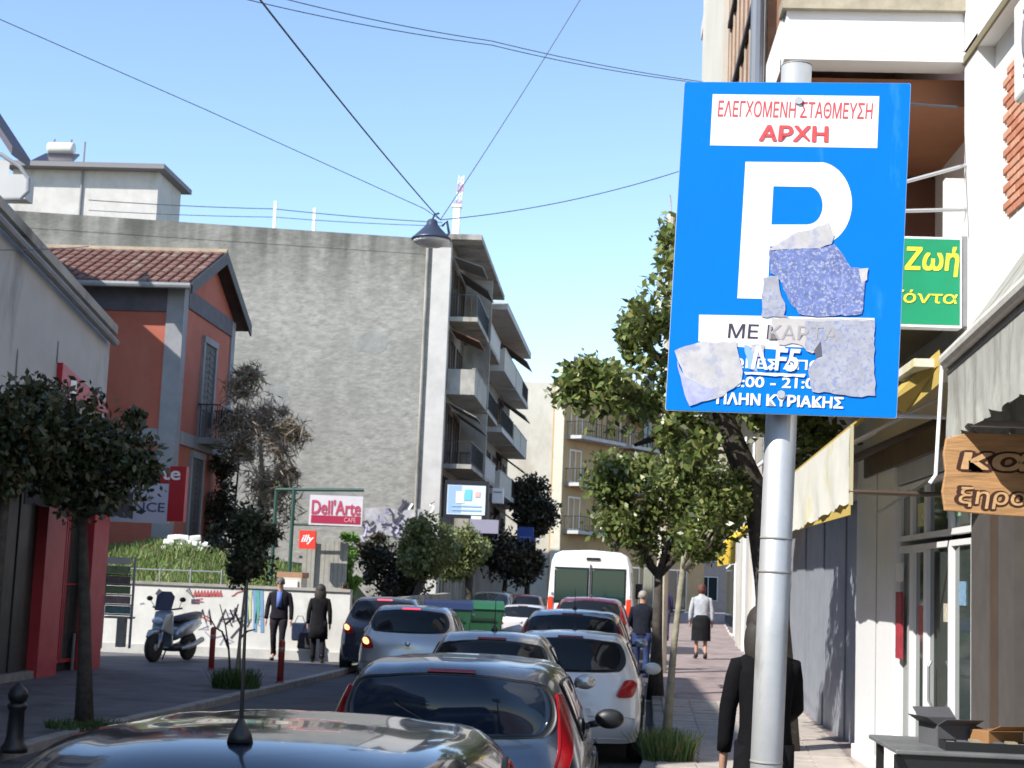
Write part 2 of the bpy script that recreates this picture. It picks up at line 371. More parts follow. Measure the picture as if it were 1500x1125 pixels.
def mesh_quads(name, V, m, parent=None, loc=None):
    n = len(V)//4; me = bpy.data.meshes.new(name)
    me.vertices.add(len(V)); me.vertices.foreach_set('co', V.astype(np.float32).ravel())
    me.loops.add(4*n); me.loops.foreach_set('vertex_index', np.arange(4*n, dtype=np.int32))
    me.polygons.add(n); me.polygons.foreach_set('loop_start', np.arange(0, 4*n, 4, dtype=np.int32))
    try: me.polygons.foreach_set('loop_total', np.full(n, 4, dtype=np.int32))
    except Exception: pass
    me.materials.append(m); me.update(calc_edges=True); me.validate()
    o = bpy.data.objects.new(name, me); COL.objects.link(o)
    if parent is not None: o.parent = parent
    if loc is not None: o.location = loc
    return o
def clumps(c, rx, ry, rz, k, cr, seed, hole=.35):
    rg = random.Random(seed); out = []
    for i in range(k):
        while True:
            p = Vector((rg.uniform(-1, 1), rg.uniform(-1, 1), rg.uniform(-1, 1)))
            if hole < p.length < 1: break
        e = 1.22 if i % 6 == 0 else 1; out.append((c[0]+p.x*rx*e, c[1]+p.y*ry*e, c[2]+p.z*rz*e, cr*(rg.uniform(.6, 1.35) if e == 1 else .45)))
    return out
def tree(name, label, loc, trunk, rad, cl, n, size, lm, bm=bark, group=None, limbs=5, seed=1, cat='tree', spread=1.0):
    """trunk: local points; cl: clumps in local coordinates"""
    root = thing(name, label, cat, loc, 0, group)
    mb = MB(); k = len(trunk); rr = [rad*(1-.45*i/(k-1)) for i in range(k)]; rr[0] *= 1.25
    mb.tube(trunk, rr, 10); rg = random.Random(seed)
    for i in range(limbs):
        c = cl[rg.randrange(len(cl))]; st = Vector(trunk[-1])*.85+Vector(trunk[-2])*.15; en = Vector(c[:3]); mid = st.lerp(en, .5)+Vector((rg.uniform(-.1, .1), rg.uniform(-.1, .1), -.05))
        mb.tube([st, mid, en], [rad*.5, rad*.3, rad*.1], 6)
    mb.build('trunk', bm, root, smooth_=True)
    mesh_quads('crown', leaves_mb(cl, n, spread, size, seed=seed), lm, root)
    return root
def grass_patch(pts_fn, n, h, m, name='grass', seed=3, wd=.018):
    rg = np.random.default_rng(seed); V = []
    for i in range(n):
        x, y, z = pts_fn(rg); a = rg.random()*6.28; hh = h*(.5+rg.random()); dx, dy = math.cos(a)*wd, math.sin(a)*wd; lx, ly = rg.normal()*.35*hh, rg.normal()*.35*hh
        V += [(x-dx, y-dy, z-.01), (x+dx, y+dy, z-.01), (x+lx+dx*.3, y+ly+dy*.3, z+hh), (x+lx-dx*.3, y+ly-dy*.3, z+hh)]
    return mesh_quads(name, np.array(V), m)
# ================================================================== BUILDINGS
def window(fr, a0, a1, c0, c1, parent, fm=white, gm=glass, fw=.07, out=.05, name='window', mull=1, bars=0):
    """proud frame ring + pane; fr: frame(a along, b out, c up)"""
    b = MB(fr); b.box(a0, a0+fw, -.02, out, c0, c1); b.box(a1-fw, a1, -.02, out, c0, c1)
    b.box(a0+fw, a1-fw, -.02, out, c1-fw, c1); b.box(a0+fw, a1-fw, -.02, out, c0, c0+fw)
    for i in range(mull):
        x = a0+(a1-a0)*(i+1)/(mull+1); b.box(x-fw*.35, x+fw*.35, -.02, out*.8, c0+fw, c1-fw)
    for i in range(bars):
        z = c0+(c1-c0)*(i+1)/(bars+1); b.box(a0+fw, a1-fw, -.02, out*.6, z-fw*.25, z+fw*.25)
    o = b.build(name, fm, parent, world=True)
    MB(fr).box(a0+fw*.9, a1-fw*.9, -.02, out*.25, c0+fw*.9, c1-fw*.9).build('pane', gm, o, world=True)
    return o
def shutter_window(fr, a0, a1, c0, c1, parent, m=darkwood, slats=14):
    o = MB(fr).box(a0, a1, -.02, .03, c0, c1).build('shutter', m, parent, world=True)
    b = MB(fr); h = (c1-c0-.1)/slats; w2 = (a1-a0)/2
    for k in range(2):
        for i in range(slats): b.box(a0+.05+k*w2, a0+w2-.03+k*w2, .03, .045, c0+.06+i*h, c0+.06+i*h+h*.55)
    b.build('slats', m, o, world=True); return o
def balcony(fr, a0, a1, c, out, parent, kind='panel', slabm=conc, panm=conc, name='balcony', th=.18):
    s_ = MB(fr).box(a0, a1, 0.0, out, c-th, c).build(name, slabm, parent, world=True)
    b = MB(fr)
    if kind == 'panel':
        b.box(a0, a1, out-.1, out-.002, c, c+.85); b.box(a0, a0+.1, .02, out-.1, c, c+.85); b.box(a1-.1, a1, .02, out-.1, c, c+.85)
        b.box(a0-.01, a1+.01, out-.13, out+.02, c+.85, c+.90)
    else:
        b.box(a0, a1, out-.07, out-.03, c+.9, c+.95); b.box(a0, a1, out-.06, out-.04, c+.08, c+.11)
        k = int((a1-a0)/.28)
        for i in range(k+1):
            x = a0+.02+(a1-a0-.04)*i/k; b.box(x-.012, x+.012, out-.062, out-.038, c, c+.9)
        for x in (a0+.02, a1-.05):
            b.box(x, x+.03, .02, out-.07, c+.9, c+.94)
            for j in range(4): b.box(x, x+.02, .1+j*out/4.5, .12+j*out/4.5, c, c+.9)
    b.build('railing', panm if kind == 'panel' else black, s_, world=True); return s_
Z = lambda y, s, h: CAMH+(h-y)/s
# ---- left shop (grey plaster upper wall with raking top, red framed shop front)
XL = -9.08
shop = thing('shop_building', 'low grey plastered shop at the left edge with raking roof edge and red door frames', 'building', (-11, 24, .1))
_a, _b = atx(0, 300, XL), atx(163, 478, XL); YE = _b.y
def zt(y): return _a.z+(_b.z-_a.z)*(y-_a.y)/(_b.y-_a.y)-.12
b = MB(); b.hexa([(-15, 19.6, 3.45), (XL, 19.6, 3.45), (XL, YE, 3.45), (-15, YE, 3.45), (-15, 19.6, zt(19.6)), (XL, 19.6, zt(19.6)), (XL, YE, zt(YE)), (-15, YE, zt(YE))])
b.build('wall', leftwall, shop, world=True)
b = MB(); b.hexa([(XL-.12, 19.6, zt(19.6)), (XL+.10, 19.6, zt(19.6)), (XL+.10, (YE+.1), zt((YE+.1))), (XL-.12, (YE+.1), zt((YE+.1))), (XL-.12, 19.6, zt(19.6)+.16), (XL+.10, 19.6, zt(19.6)+.16), (XL+.10, (YE+.1), zt((YE+.1))+.16), (XL-.12, (YE+.1), zt((YE+.1))+.16)])
b.build('coping', conc, shop, world=True)
b = MB(); b.tube([(XL+.14, 19.6, zt(19.6)-.22), (XL+.14, (YE-.1), zt((YE-.1))-.22)], .07, 8); b.build('gutter', trimg, shop, world=True)
for i, (yy, z_, l_) in enumerate([(22.9, 5.2, .5), (26.2, 4.7, .7), (24.6, 5.6, .4)]):
    MB().add([(XL+.004, yy, z_), (XL+.004, yy+.05, z_-.02), (XL+.004, yy+.07, z_-l_), (XL+.004, yy-.01, z_-l_*.9)], [(0, 1, 2, 3)]).build('rust_stain', mat('stain_dark', (.15, .145, .14), .9), shop, world=True)
# ground floor: dark shutters, red frames, glass
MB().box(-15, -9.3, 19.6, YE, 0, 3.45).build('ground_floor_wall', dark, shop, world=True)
MB().box(-9.3, XL+.02, 19.6, 24.9, 0.05, .22).build('doorstep', kerb_m, shop, world=True)
for i in range(11):
    y0 = 19.7+i*.46
    MB().box(-9.3, -9.2+.02*(i % 2), y0, y0+.43, .2, 3.3).build('shutter_panel', mat('shutter_black', (.022, .026, .026), .5, var=.3), shop, world=True)
YP = lambda px, py: atx(px, py, XL+.06).y
for (y0, y1) in ((YP(64, 850), YP(92, 850)), (YP(133, 850), YP(155, 850))):
    MB().box(-9.2, XL+.06, y0, y1, .1, 3.2).build('red_pilaster', redf, shop, world=True)
MB().box(-9.2, XL+.05, 25.2, 27.45, 2.95, 3.2).build('red_lintel', redf, shop, world=True)
f_ = frame((XL-.22, 25.2, .1), (0, 1, 0))
window(f_, 0.02, 1.1, .15, 2.84, shop, redf, glass2, .06, .05, 'door_glazing', 0, 1)
window(f_, 1.14, 2.23, .15, 2.84, shop, redf, glass2, .06, .05, 'door_glazing', 0, 1)
# black canopy
cn = thing('canopy', 'black fabric canopy over the dark shop front at the left edge', 'canopy', (-8.4, 22, 3.1))
b = MB(); b.hexa([(XL+.02, 20.2, 3.35), (-7.75, 20.2, 2.95), (-7.75, 25.0, 2.95), (XL+.02, 25.0, 3.35), (XL+.02, 20.2, 3.9), (-7.75, 20.2, 3.15), (-7.75, 25.0, 3.15), (XL+.02, 25.0, 3.9)])
b.build('canopy_cloth', mat('black_cloth', (.016, .017, .019), .85, var=.3), cn, world=True)
b = MB()
for i in range(16): b.hexa([(-7.75, 20.2+i*.3, 2.72+.03*(i % 2)), (-7.73, 20.2+i*.3, 2.72+.03*(i % 2)), (-7.73, 20.49+i*.3, 2.72), (-7.75, 20.49+i*.3, 2.72), (-7.75, 20.2+i*.3, 2.95), (-7.73, 20.2+i*.3, 2.95), (-7.73, 20.49+i*.3, 2.95), (-7.75, 20.49+i*.3, 2.95)])
b.build('valance', MATS['black_cloth'], cn, world=True)
# red and white signs on the shop
s1 = thing('fascia_sign', 'small red sign with a white stripe above the tree, on the grey shop wall', 'sign', (XL+.1, 26.2, 4.0))
fA, fB, fC = atx(84, 531, XL), atx(152, 576, XL), atx(84, 582, XL)
MB().hexa([(XL+.01, fA.y, fC.z), (XL+.1, fA.y, fC.z), (XL+.1, fB.y, fC.z), (XL+.01, fB.y, fC.z), (XL+.01, fA.y, fA.z), (XL+.1, fA.y, fA.z), (XL+.1, fB.y, fC.z+.15), (XL+.01, fB.y, fC.z+.15)]).build('panel', red, s1, world=True)
fs1 = atx(96, 545, XL); MB().box(XL+.102, XL+.108, fs1.y, fs1.y+.28, fC.z, fs1.z-.1).build('stripe', swhite, s1, world=True)
YS_ = 28.6
def PX(px, py, Y): return at(px, py, Y)
s2 = thing('bank_sign', 'red framed white projecting sign lettered NCE, beside the tree and the red house', 'sign', at(220, 765, YS_))
def rect(px0, py0, px1, py1, Y, th, name, m, parent, dy=0):
    pm_, qm_ = (px0+px1)/2, (py0+py1)/2
    return MB().box(at(px0, qm_, Y).x, at(px1, qm_, Y).x, Y-dy, Y-dy+th, at(pm_, py1, Y).z, at(pm_, py0, Y).z).build(name, m, parent, world=True)
rect(108, 706, 247, 764, YS_, .16, 'white_panel', mat('lightbox_white', (.50, .52, .60), .4), s2)
rect(247, 683, 271, 764, YS_, .18, 'red_border', red, s2, .01)
rect(108, 683, 246.6, 705.5, YS_, .18, 'red_band', red, s2, .01)
def ptext(s, x0, y0, x1, y1, Y, m, parent, bold=.02, shear=0, name='lettering'):
    O = at(x0, y1, Y); Rv = at(x1, y1, Y)-O; Uv = at(x0, y0, Y)-O; Rv.z = 0; Uv.x = 0
    return text(s, O, Rv, Uv, (0, -1, 0), m, parent, name, bold, .002, shear)
ptext('nte', 222, 686, 264, 702, YS_-.012, swhite, s2)
ptext('NCE', 196, 735, 241, 749, YS_, mat('ink_navy', (.06, .07, .16), .6), s2)
MB().box(XL-.3, at(120, 730, YS_).x, YS_+.02, YS_+.1, 3.6, 3.66).build('bracket', black, s2, world=True)
# ---- unseen blocks added on the left, outside the frame, sized to shade the street
for (y0, y1, h, lab) in ((-24, 7.5, 10.9, 'unseen three storey cream block added to shade the street, left and nearest the camera'), (7.5, 19.4, 12.5, 'unseen taller cream block added to shade the street, left, next to the grey shop')):
    t = thing('added_shade_block', lab, 'building', (-13, (y0+y1)/2, 0))
    MB().box(-19, XL, y0, y1-.02, 0, h).build('wall', creamw, t, world=True)
    fr = frame((XL, y0, 0), (0, 1, 0))
    for k in range(int(h/3)):
        for j in range(int((y1-y0)/3.6)):
            a = .8+j*3.6
            if k == 0: window(fr, a, a+2.6, .3, 2.7, t, alu, glass2)
            else: window(fr, a+.3, a+1.9, k*3+.5, k*3+2.5, t)
        if k: balcony(fr, .3, y1-y0-.3, k*3+.3, .8, t, 'bar')
# ---- terracotta house
rh = thing('terracotta_house', 'old terracotta red two storey house with a tiled gable roof behind the grassy plot', 'house', (-13.5, 43, 1.8))
HX0, HX1, HY0, HY1, HE = -17.6, -11.42, 40.0, 45.7, 9.45
b = MB(); b.box(HX0, HX1, HY0, HY1, 1.2, HE)
b.prism([(HX1, HY0, HE), (HX1, HY1, HE), (HX1, (HY0+HY1)/2, 10.75)], (HX0-HX1, 0, 0)); b.build('wall', terrac, rh, world=True)
for (x0, x1, y0, y1) in ((HX1-.42, HX1+.05, HY0-.05, HY0+.38), (HX1-.3, HX1+.05, HY1-.38, HY1+.05), (HX0-.05, HX0+.3, HY0-.05, HY0+.3)):
    MB().box(x0, x1, y0, y1, 1.2, HE-.02).build('corner_pilaster', trimg, rh, world=True)
b = MB(); b.box(HX0, HX1-.43, HY0-.07, HY0, 5.25, 5.6); b.box(HX1, HX1+.07, HY0+.39, HY1-.39, 5.25, 5.6); b.build('string_course', trimg, rh, world=True)
b = MB(); b.box(HX0, HX1-.43, HY0-.06, HY0, 8.75, HE); b.box(HX1, HX1+.06, HY0+.39, HY1-.39, 8.95, HE); b.build('cornice', mat('cornice_dark', (.09, .085, .10), .8, var=.2), rh, world=True)
YM = (HY0+HY1)/2; EV = .62
rz0 = HE+.02; rz1 = 10.98
rf = MB(); th = .14
for sgn, ye in ((-1, HY0-EV), (1, HY1+EV)):
    ze = rz0-.05
    rf.hexa([(HX0-.5, ye, ze-th), (HX1+.36, ye, ze-th), (HX1+.36, YM, rz1-th), (HX0-.5, YM, rz1-th), (HX0-.5, ye, ze), (HX1+.36, ye, ze), (HX1+.36, YM, rz1), (HX0-.5, YM, rz1)])
roof = rf.build('roof', mat('soffit', (.07, .045, .045), .8, var=.2), rh, world=True)
MB().tube([(HX0-.5, HY0-EV-.06, rz0-.12), (HX1+.36, HY0-EV-.06, rz0-.12)], .08, 8).build('gutter', trimg, roof, world=True)
src = None; base = rh.location
sl_ = Vector((0, YM-(HY0-EV), rz1-rz0+.05)); nrow = 8; L_ = sl_.length/nrow; ang = math.atan2(sl_.z, sl_.y)
for j in range(nrow):
    for i in range(24):
        if src is None:
            bb = MB(); V = []
            for k, (yy) in enumerate((-.03, L_*1.06)):
                for q in range(6):
                    a = math.pi*q/5; V.append((-.125*math.cos(a)*(1-.12*k), yy, .075*math.sin(a)*(1-.1*k)+(.03 if k == 0 else 0)))
            bb.add(V, [(q, q+1, 7+q, 6+q) for q in range(5)]+[(0, 5, 4, 3, 2, 1)])
            src = bb.build('roof_tile', mat('tile_a', (.21, .10, .075), .85, var=.35, vscale=5), roof); o = src
            alts = [src.data]
            for nm, c in (('tile_b', (.20, .10, .075)), ('tile_c', (.26, .17, .125)), ('tile_d', (.22, .12, .09))):
                d = src.data.copy(); d.materials[0] = mat(nm, c, .85, var=.3, vscale=6); alts.append(d)
        else: o = src.copy(); COL.objects.link(o)
        o.data = random.choice(alts+alts[:2])
        o.location = (HX0-.3+i*.29-base[0], HY0-EV+sl_.y*j/nrow-base[1], rz0-.05+sl_.z*j/nrow+.005-base[2]); o.rotation_euler = (ang, 0, random.uniform(-.03, .03))
MB().tube([(HX0-.5, YM, rz1+.02), (HX1+.36+.03, YM, rz1+.02)], .12, 8).build('ridge', mat('ridge_pale', (.32, .25, .17), .85, var=.3), roof, world=True)
for ye in (HY0-EV, HY1+EV):
    MB().hexa([(HX1+.36, ye, rz0-.33), (HX1+.36+.05, ye, rz0-.33), (HX1+.36+.05, YM, rz1-.30), (HX1+.36, YM, rz1-.30), (HX1+.36, ye, rz0), (HX1+.36+.05, ye, rz0), (HX1+.36+.05, YM, rz1+.04), (HX1+.36, YM, rz1+.04)]).build('bargeboard', darkwood, roof, world=True)
fs = frame((HX1, HY0, 0), (0, 1, 0)); ff = frame((HX0, HY0, 0), (1, 0, 0))
for (a0, a1, c0, c1) in ((2.35, 3.55, 5.6, 8.3), (1.8, 2.9, 2.6, 5.0)):
    w_ = shutter_window(fs, a0, a1, c0, c1, rh)
    b = MB(fs); b.box(a0-.16, a0, 0, .08, c0, c1); b.box(a1, a1+.16, 0, .08, c0, c1); b.box(a0-.16, a1+.16, 0, .1, c1, c1+.18); b.build('architrave', trimg, rh, world=True)
balcony(fs, 2.1, 3.9, 5.6, .7, rh, 'bar', trimg)
for a0 in (.9, 3.0):
    w_ = shutter_window(ff, a0, a0+1.0, 6.1, 8.3, rh)
    b = MB(ff); b.box(a0-.14, a0, 0, .08, 6.1, 8.3); b.box(a0+1.0, a0+1.14, 0, .08, 6.1, 8.3); b.box(a0-.14, a0+1.14, 0, .1, 8.3, 8.45); b.build('architrave', white, rh, world=True)
shutter_window(ff, 3.0, 4.0, 2.6, 4.8, rh)
# ---- low house with an eave in the upper left corner
lh = thing('eaved_house', 'pale house with a dark sloping eave and bent gutter pipe, cut by the left edge', 'house', (-15, 36, 0))
X_ = at(14, 240, 36).x
MB().prism([(-22, 36, 0), (X_, 36, 0), (X_-3.2, 43, 0), (-25, 43, 0)], (0, 0, 9.9)).build('wall', leftwall, lh, world=True)
pe = at(18, 214, 35.6); X_ = at(14, 240, 36).x
sl = lambda px, py: at(px, py, 35.6)
q0, q1 = sl(-60, 95), sl(18, 214)
MB().prism([q0, q1, q1-Vector((0, 0, .22)), q0-Vector((0, 0, .22))], (0, 1.2, 0)).build('roof', mat('soffit2', (.12, .11, .13), .8), lh, world=True)
MB().prism([(-22, 36, 9.901), (X_, 36, 9.901), (X_-3.2, 43, 9.901), (-25, 43, 9.901)], (0, 0, pe.z-.25-9.901)).build('gable_wall', leftwall, lh, world=True)
MB().tube([at(0, 225, 34.5), at(30, 245, 34.5), at(42, 262, 34.5), at(41, 280, 34.5), at(30, 291, 34.5), at(0, 292, 34.5)], .05, 8).build('gutter_pipe', trimg, lh, world=True)
rect(0, 255, 38, 291, 35.2, .5, 'parapet_box', leftwall, lh)
# ---- big grey building with blind wall
wy = lambda x: 61-3.4*max(0, (-7.25-x))/17.75
gb = thing('grey_apartment_building', 'five storey apartment building with a blind rough grey wall and balconies on the street side', 'building', (-14, 66, 0))
P0 = Vector((-6.5, 61, 0)); P1 = Vector((-6.4, 74, 0)); GH = 15.5
dd = (P1-P0).normalized(); nn = Vector((dd.y, -dd.x, 0))
b = MB(); b.prism([(-25, 57.6, 0), (P0.x-.75, 61, 0), (P0.x-.75, 62, 0), (P1.x-.4, 74, 0), (-25, 74, 0)], (0, 0, GH-.5)); b.build('blind_wall', greywall, gb, world=True)
b = MB(); b.prism([(-25, 57.585, GH-.5), (P0.x-.76, 60.985, GH-.5), (P0.x-.76, 61.35, GH-.5), (-25, 57.95, GH-.5)], (0, 0, .65)); b.build('parapet', greywall, gb, world=True)
b = MB(); b.prism([(P0.x-.75, 60.94, 0), (P0.x, 60.94, 0), (P0.x, 61.5, 0), (P0.x-.75, 61.5, 0)], (0, 0, GH+.1)); b.build('corner_strip', palegrey, gb, world=True)
taupe = mat('taupe_plaster', (.20, .175, .15), .85, var=.2, vscale=1.2, stain=((.10, .09, .08), .8, .5, .7, 1, .3))
b = MB(); b.prism([(P0.x-.75, 61.51, 0), (P0.x-.02, 61.51, 0), (P1.x-.02, 74, 0), (P1.x-.9, 74, 0)], (0, 0, GH+.05)); b.build('street_wall', taupe, gb, world=True)
MB().tube([(P0.x-.95, 60.9, .1), (P0.x-.95, 60.9, GH)], .06, 8).build('downpipe', conc, gb, world=True)
for (x, z, w_, h_) in ((-9.5, 11.2, 1.6, .9), (-13.2, 8.6, 1.1, 1.8), (-11.0, 5.0, 2.4, .8), (-16.0, 12.2, 1.9, 1.0)):
    pts = [(x+w_*.5*math.cos(a)*random.uniform(.7, 1.2), 0, z+h_*.5*math.sin(a)*random.uniform(.7, 1.2)) for a in [math.pi*2*i/14 for i in range(14)]]
    pts = [(a_, wy(a_)-.006, c_) for a_, b_, c_ in pts]; MB().prism(pts, (0, .02, 0)).build('render_patch', mat('patch_render', (.30, .295, .27), .95, var=.25, vscale=2, bump=.6, bscale=6), gb, world=True)
rgc = random.Random(8)
for i in range(2):
    x, z = rgc.uniform(-19, -8), rgc.uniform(5, 14); k_ = []
    for _ in range(9): k_.append((x, wy(x)-.015, z)); x += rgc.uniform(-.25, .35); z -= rgc.uniform(.1, .45)
    ribbon(k_, .022, Vector((0, -1, 0))).build('crack', mat('crack_dark', (.23, .22, .20), .95), gb, world=True)
b = MB(); b.prism([(P0.x-.8, 60.7, GH+.1), (P0.x+1.25, 60.7, GH+.1), (P1.x+1.25, 74, GH+.1), (P1.x-.8, 74, GH+.1)], (0, 0, .22)); b.build('roof_slab', conc, gb, world=True)
fg = frame(P0, dd); LG = (P1-P0).length
mat('awning_grey', (.22, .21, .2), .9); aw = mat('awning_brown', (.16, .085, .05), .85, var=.2)
for k in range(5):
    c = .55+k*3.0
    if k == 0:
        for j in range(4): window(fg, .4+j*3.2, 3.2+j*3.2, .2, 2.9, gb, alu, glass2, .08, .06, 'shop_window')
        continue
    balcony(fg, .45, LG*.48, c, 1.15, gb, 'panel' if k % 2 else 'bar', conc, conc)
    MB(fg).box(1.4+k*.5, 2.6+k*.5, .9, 1.0, c+.02, c+.9+.2*(k % 2)).build('balcony_screen', mat('screen_%d' % k, [(.10, .14, .09), (.30, .27, .2), (.12, .10, .16), (.22, .1, .08), (.2, .2, .2)][k], .9, var=.3), gb, world=True)
    MB(fg).hexa([(.6, .06, c+2.5), (3.0, .06, c+2.5), (3.0, 1.25, c+1.7+.1*k), (.6, 1.25, c+1.7+.1*k), (.6, .06, c+2.54), (3.0, .06, c+2.54), (3.0, 1.27, c+1.74+.1*k), (.6, 1.27, c+1.74+.1*k)]).build('awning', aw if k % 2 else MATS['awning_grey'], gb, world=True)
    balcony(fg, LG*.52, LG-.2, c, 1.15, gb, 'bar' if k % 2 else 'panel', conc, palegrey)
    for a0 in (1.0, 4.0, 8.0, 10.8): window(fg, a0, a0+1.9, c+.05, c+2.2, gb, mat('frame_brown', (.11, .07, .05), .6), glass, .08, .05, 'balcony_door')
    MB(fg).box(LG*.49, LG*.51, .02, 1.2, c, c+2.7).build('divider', conc, gb, world=True)
    if k in (2, 4):
        MB(fg).hexa([(3.2, .05, c+2.4), (5.9, .05, c+2.4), (5.9, 1.3, c+1.6), (3.2, 1.3, c+1.6), (3.2, .05, c+2.44), (5.9, .05, c+2.44), (5.9, 1.32, c+1.64), (3.2, 1.32, c+1.64)]).build('awning', mat('awning_grey', (.22, .21, .2), .9), gb, world=True)
# rooftop pieces
tw = thing('roof_stair_tower', 'white boxy stair tower with a thin flat roof on top of the grey building', 'building', (-21.5, 68, GH-.5))
tx0, tx1 = at(15, 300, 66).x, at(230, 300, 66).x
TH = 19.5
MB().box(tx0, tx1, 66, 69.6, GH-.5, TH).build('wall', palegrey, tw, world=True)
MB().box(tx0-.2, tx1+.4, 65.35, 70.0, TH, TH+.22).build('roof', mat('roof_edge_grey', (.2, .19, .2), .8), tw, world=True)
MB().tube([(at(117, 300, 65.9).x, 65.93, 16.2), (at(117, 300, 65.9).x, 65.93, 20.8)], .05).build('pipe', trimg, tw, world=True)
for (x, y_) in ((402, 295), (460, 305)):
    p = at(x, 325, 61.2); o = MB().box(p.x-.06, p.x+.06, 61.15, 61.27, GH+.1, at(x, y_, 61.2).z).build('roof_post', white, None, world=True)
    tag(o, 'taller slim white post on the grey roof edge, left of the other post' if x == 402 else 'shorter slim white post on the grey roof edge, right of the other post', 'post')
o = MB().box(at(664, 300, 63).x, at(674, 300, 63).x, 63, 63.3, GH+.2, at(668, 303, 63).z).box(at(662, 300, 63).x, at(676, 300, 63).x, 62.96, 63.34, at(668, 303, 63).z, at(668, 299, 63).z).build('chimney', white, None, world=True)
tag(o, 'white chimney with a dark cap at the corner of the grey roof', 'chimney')
an = thing('antenna_mast', 'red and white lattice antenna mast above the roof corner chimney', 'antenna', (at(672, 300, 68).x, 68, GH+.3))
pz = [at(670+i*1.3, 318-i*12, 68) for i in range(6)]
for i in range(5):
    b = MB(); q0, q1 = pz[i], pz[i+1]
    for dx, dy in ((-.12, -.1), (.12, -.1), (0, .12)): b.tube([q0+Vector((dx, dy, 0)), q1+Vector((dx, dy, 0))], .022, 5)
    b.tube([q0+Vector((-.12, -.1, 0)), q1+Vector((.12, -.1, 0))], .018, 4); b.tube([q0+Vector((.12, -.1, 0)), q1+Vector((-.12, -.1, 0))], .018, 4)
    b.build('mast_section', mat('mast_pink', (.55, .22, .25), .6) if i % 2 else white, an, world=True)
# solar water heater
sh = thing('solar_water_heater', 'solar water heater, pale tank above a dark tilted panel, on the stair tower roof', 'solar heater', at(85, 238, 67))
bz = TH+.22; xa, xb = at(45, 230, 67).x, at(105, 230, 67).x
MB().hexa([(xa-.2, 66.6, bz+.05), (xb, 66.6, bz+.05), (xb, 68.0, bz+1.0), (xa+.3, 68.0, bz+1.0), (xa-.2, 66.57, bz+.13), (xb, 66.57, bz+.13), (xb, 67.97, bz+1.08), (xa+.3, 67.97, bz+1.08)]).build('collector_panel', mat('collector', (.03, .025, .04), .15), sh, world=True)
cx_ = (at(72, 215, 68).x+at(106, 215, 68).x)/2
MB().lathe([(.05, -.62), (.27, -.6), (.29, -.5), (.29, .5), (.27, .6), (.05, .62)], (cx_, 68.1, bz+1.35), 16, 'x').build('tank', mat('tank_cream', (.68, .68, .6), .4), sh, True, True)
b = MB()
for x in (cx_-.4, cx_+.4): b.tube([(x, 68.1, bz), (x, 68.1, bz+1.1)], .03, 5); b.tube([(x, 68.1, bz+1.6), (x+.05, 68.1, bz+1.8)], .06, 6)
b.build('stand', trimg, sh, world=True)
# ---- block 2 further along
b2 = thing('balcony_apartment_building', 'apartment building with deep stepped balconies beyond the grey blind wall', 'building', (-8, 86, 0))
Q0 = Vector((-6.15, 74.3, 0)); Q1 = Vector((-5.75, 91, 0)); dq = (Q1-Q0).normalized(); LQ = (Q1-Q0).length
MB().prism([(-20, 74.3, 0), Q0, Q1, (-20, 91, 0)], (0, 0, 15.2)).build('wall', taupe, b2, world=True)
fq = frame(Q0, dq)
MB(fq).box(0, LQ, .0, 1.15, 15.2, 15.55).build('roof_slab', palegrey, b2, world=True)
for k in range(1, 5):
    c = .4+k*3.0; seg = [(0.1, LQ*.42), (LQ*.44, LQ*.7), (LQ*.72, LQ-.1)]
    for i, (a, e) in enumerate(seg): balcony(fq, a, e, c, 1.1, b2, 'panel' if (i+k) % 3 else 'bar', palegrey, mat('balcony_panel_pale', (.5, .47, .40), .8, var=.15), th=.25)
    for j in range(5): window(fq, 1+j*3.1, 2.7+j*3.1, c+.05, c+2.2, b2, MATS['frame_brown'], glass, .08, .05, 'balcony_door')
    MB(fq).hexa([(9, .05, c+2.5), (13, .05, c+2.5), (13, 1.5, c+1.5), (9, 1.5, c+1.5), (9, .05, c+2.54), (13, .05, c+2.54), (13, 1.52, c+1.54), (9, 1.52, c+1.54)]).build('awning', MATS['awning_grey'] if k % 2 else aw, b2, world=True)
# ---- cream building closing the street, ochre balcony side
cb = thing('cream_apartment_building', 'sunlit cream apartment building with ochre balcony front closing the street', 'building', (0, 106, 0))
A = Vector((-2.85, 100, 0)); B = Vector((7.8, 118, 0)); da = (B-A).normalized(); LA = (B-A).length
MB().prism([(-9, 100, 0), (A.x-.6, 100, 0), (A.x-.6, 101.2, 0), (B.x-.8, 118.5, 0), (B.x-4, 124, 0), (-9, 112, 0)], (0, 0, 15.0)).build('wall', creamw, cb, world=True)
MB().prism([(A.x-.6, 99.95, 0), (A.x, 99.95, 0), B, (B.x-.8, 118.5, 0), (A.x-.6, 101.2, 0)], (0, 0, 14.9)).build('front_wall', ochre, cb, world=True)
MB().box(A.x-.5, A.x+.12, 99.85, 100.3, 0, 14.95).build('corner_strip', mat('cream_bright', (.7, .66, .52), .8, var=.1), cb, world=True)
fa = frame(A, da)
for k in range(1, 5):
    c = 2.3+k*3.1
    for (a, e) in ((.5, 6.3), (7.2, 13.0), (14.0, 20.2)):
        balcony(fa, a, e, c, 1.2, cb, 'bar', palegrey, white, th=.22)
    for j in range(6): window(fa, 1+j*3.25, 2.5+j*3.25, c+.05, c+2.25, cb, MATS['frame_brown'] if j % 2 else white, glass, .1, .05, 'balcony_door')
    if k in (2, 3): MB(fa).hexa([(7.4, .05, c+2.6), (12.8, .05, c+2.6), (12.8, 1.6, c+1.7), (7.4, 1.6, c+1.7), (7.4, .05, c+2.65), (12.8, .05, c+2.65), (12.8, 1.62, c+1.75), (7.4, 1.62, c+1.75)]).build('awning', aw, cb, world=True)
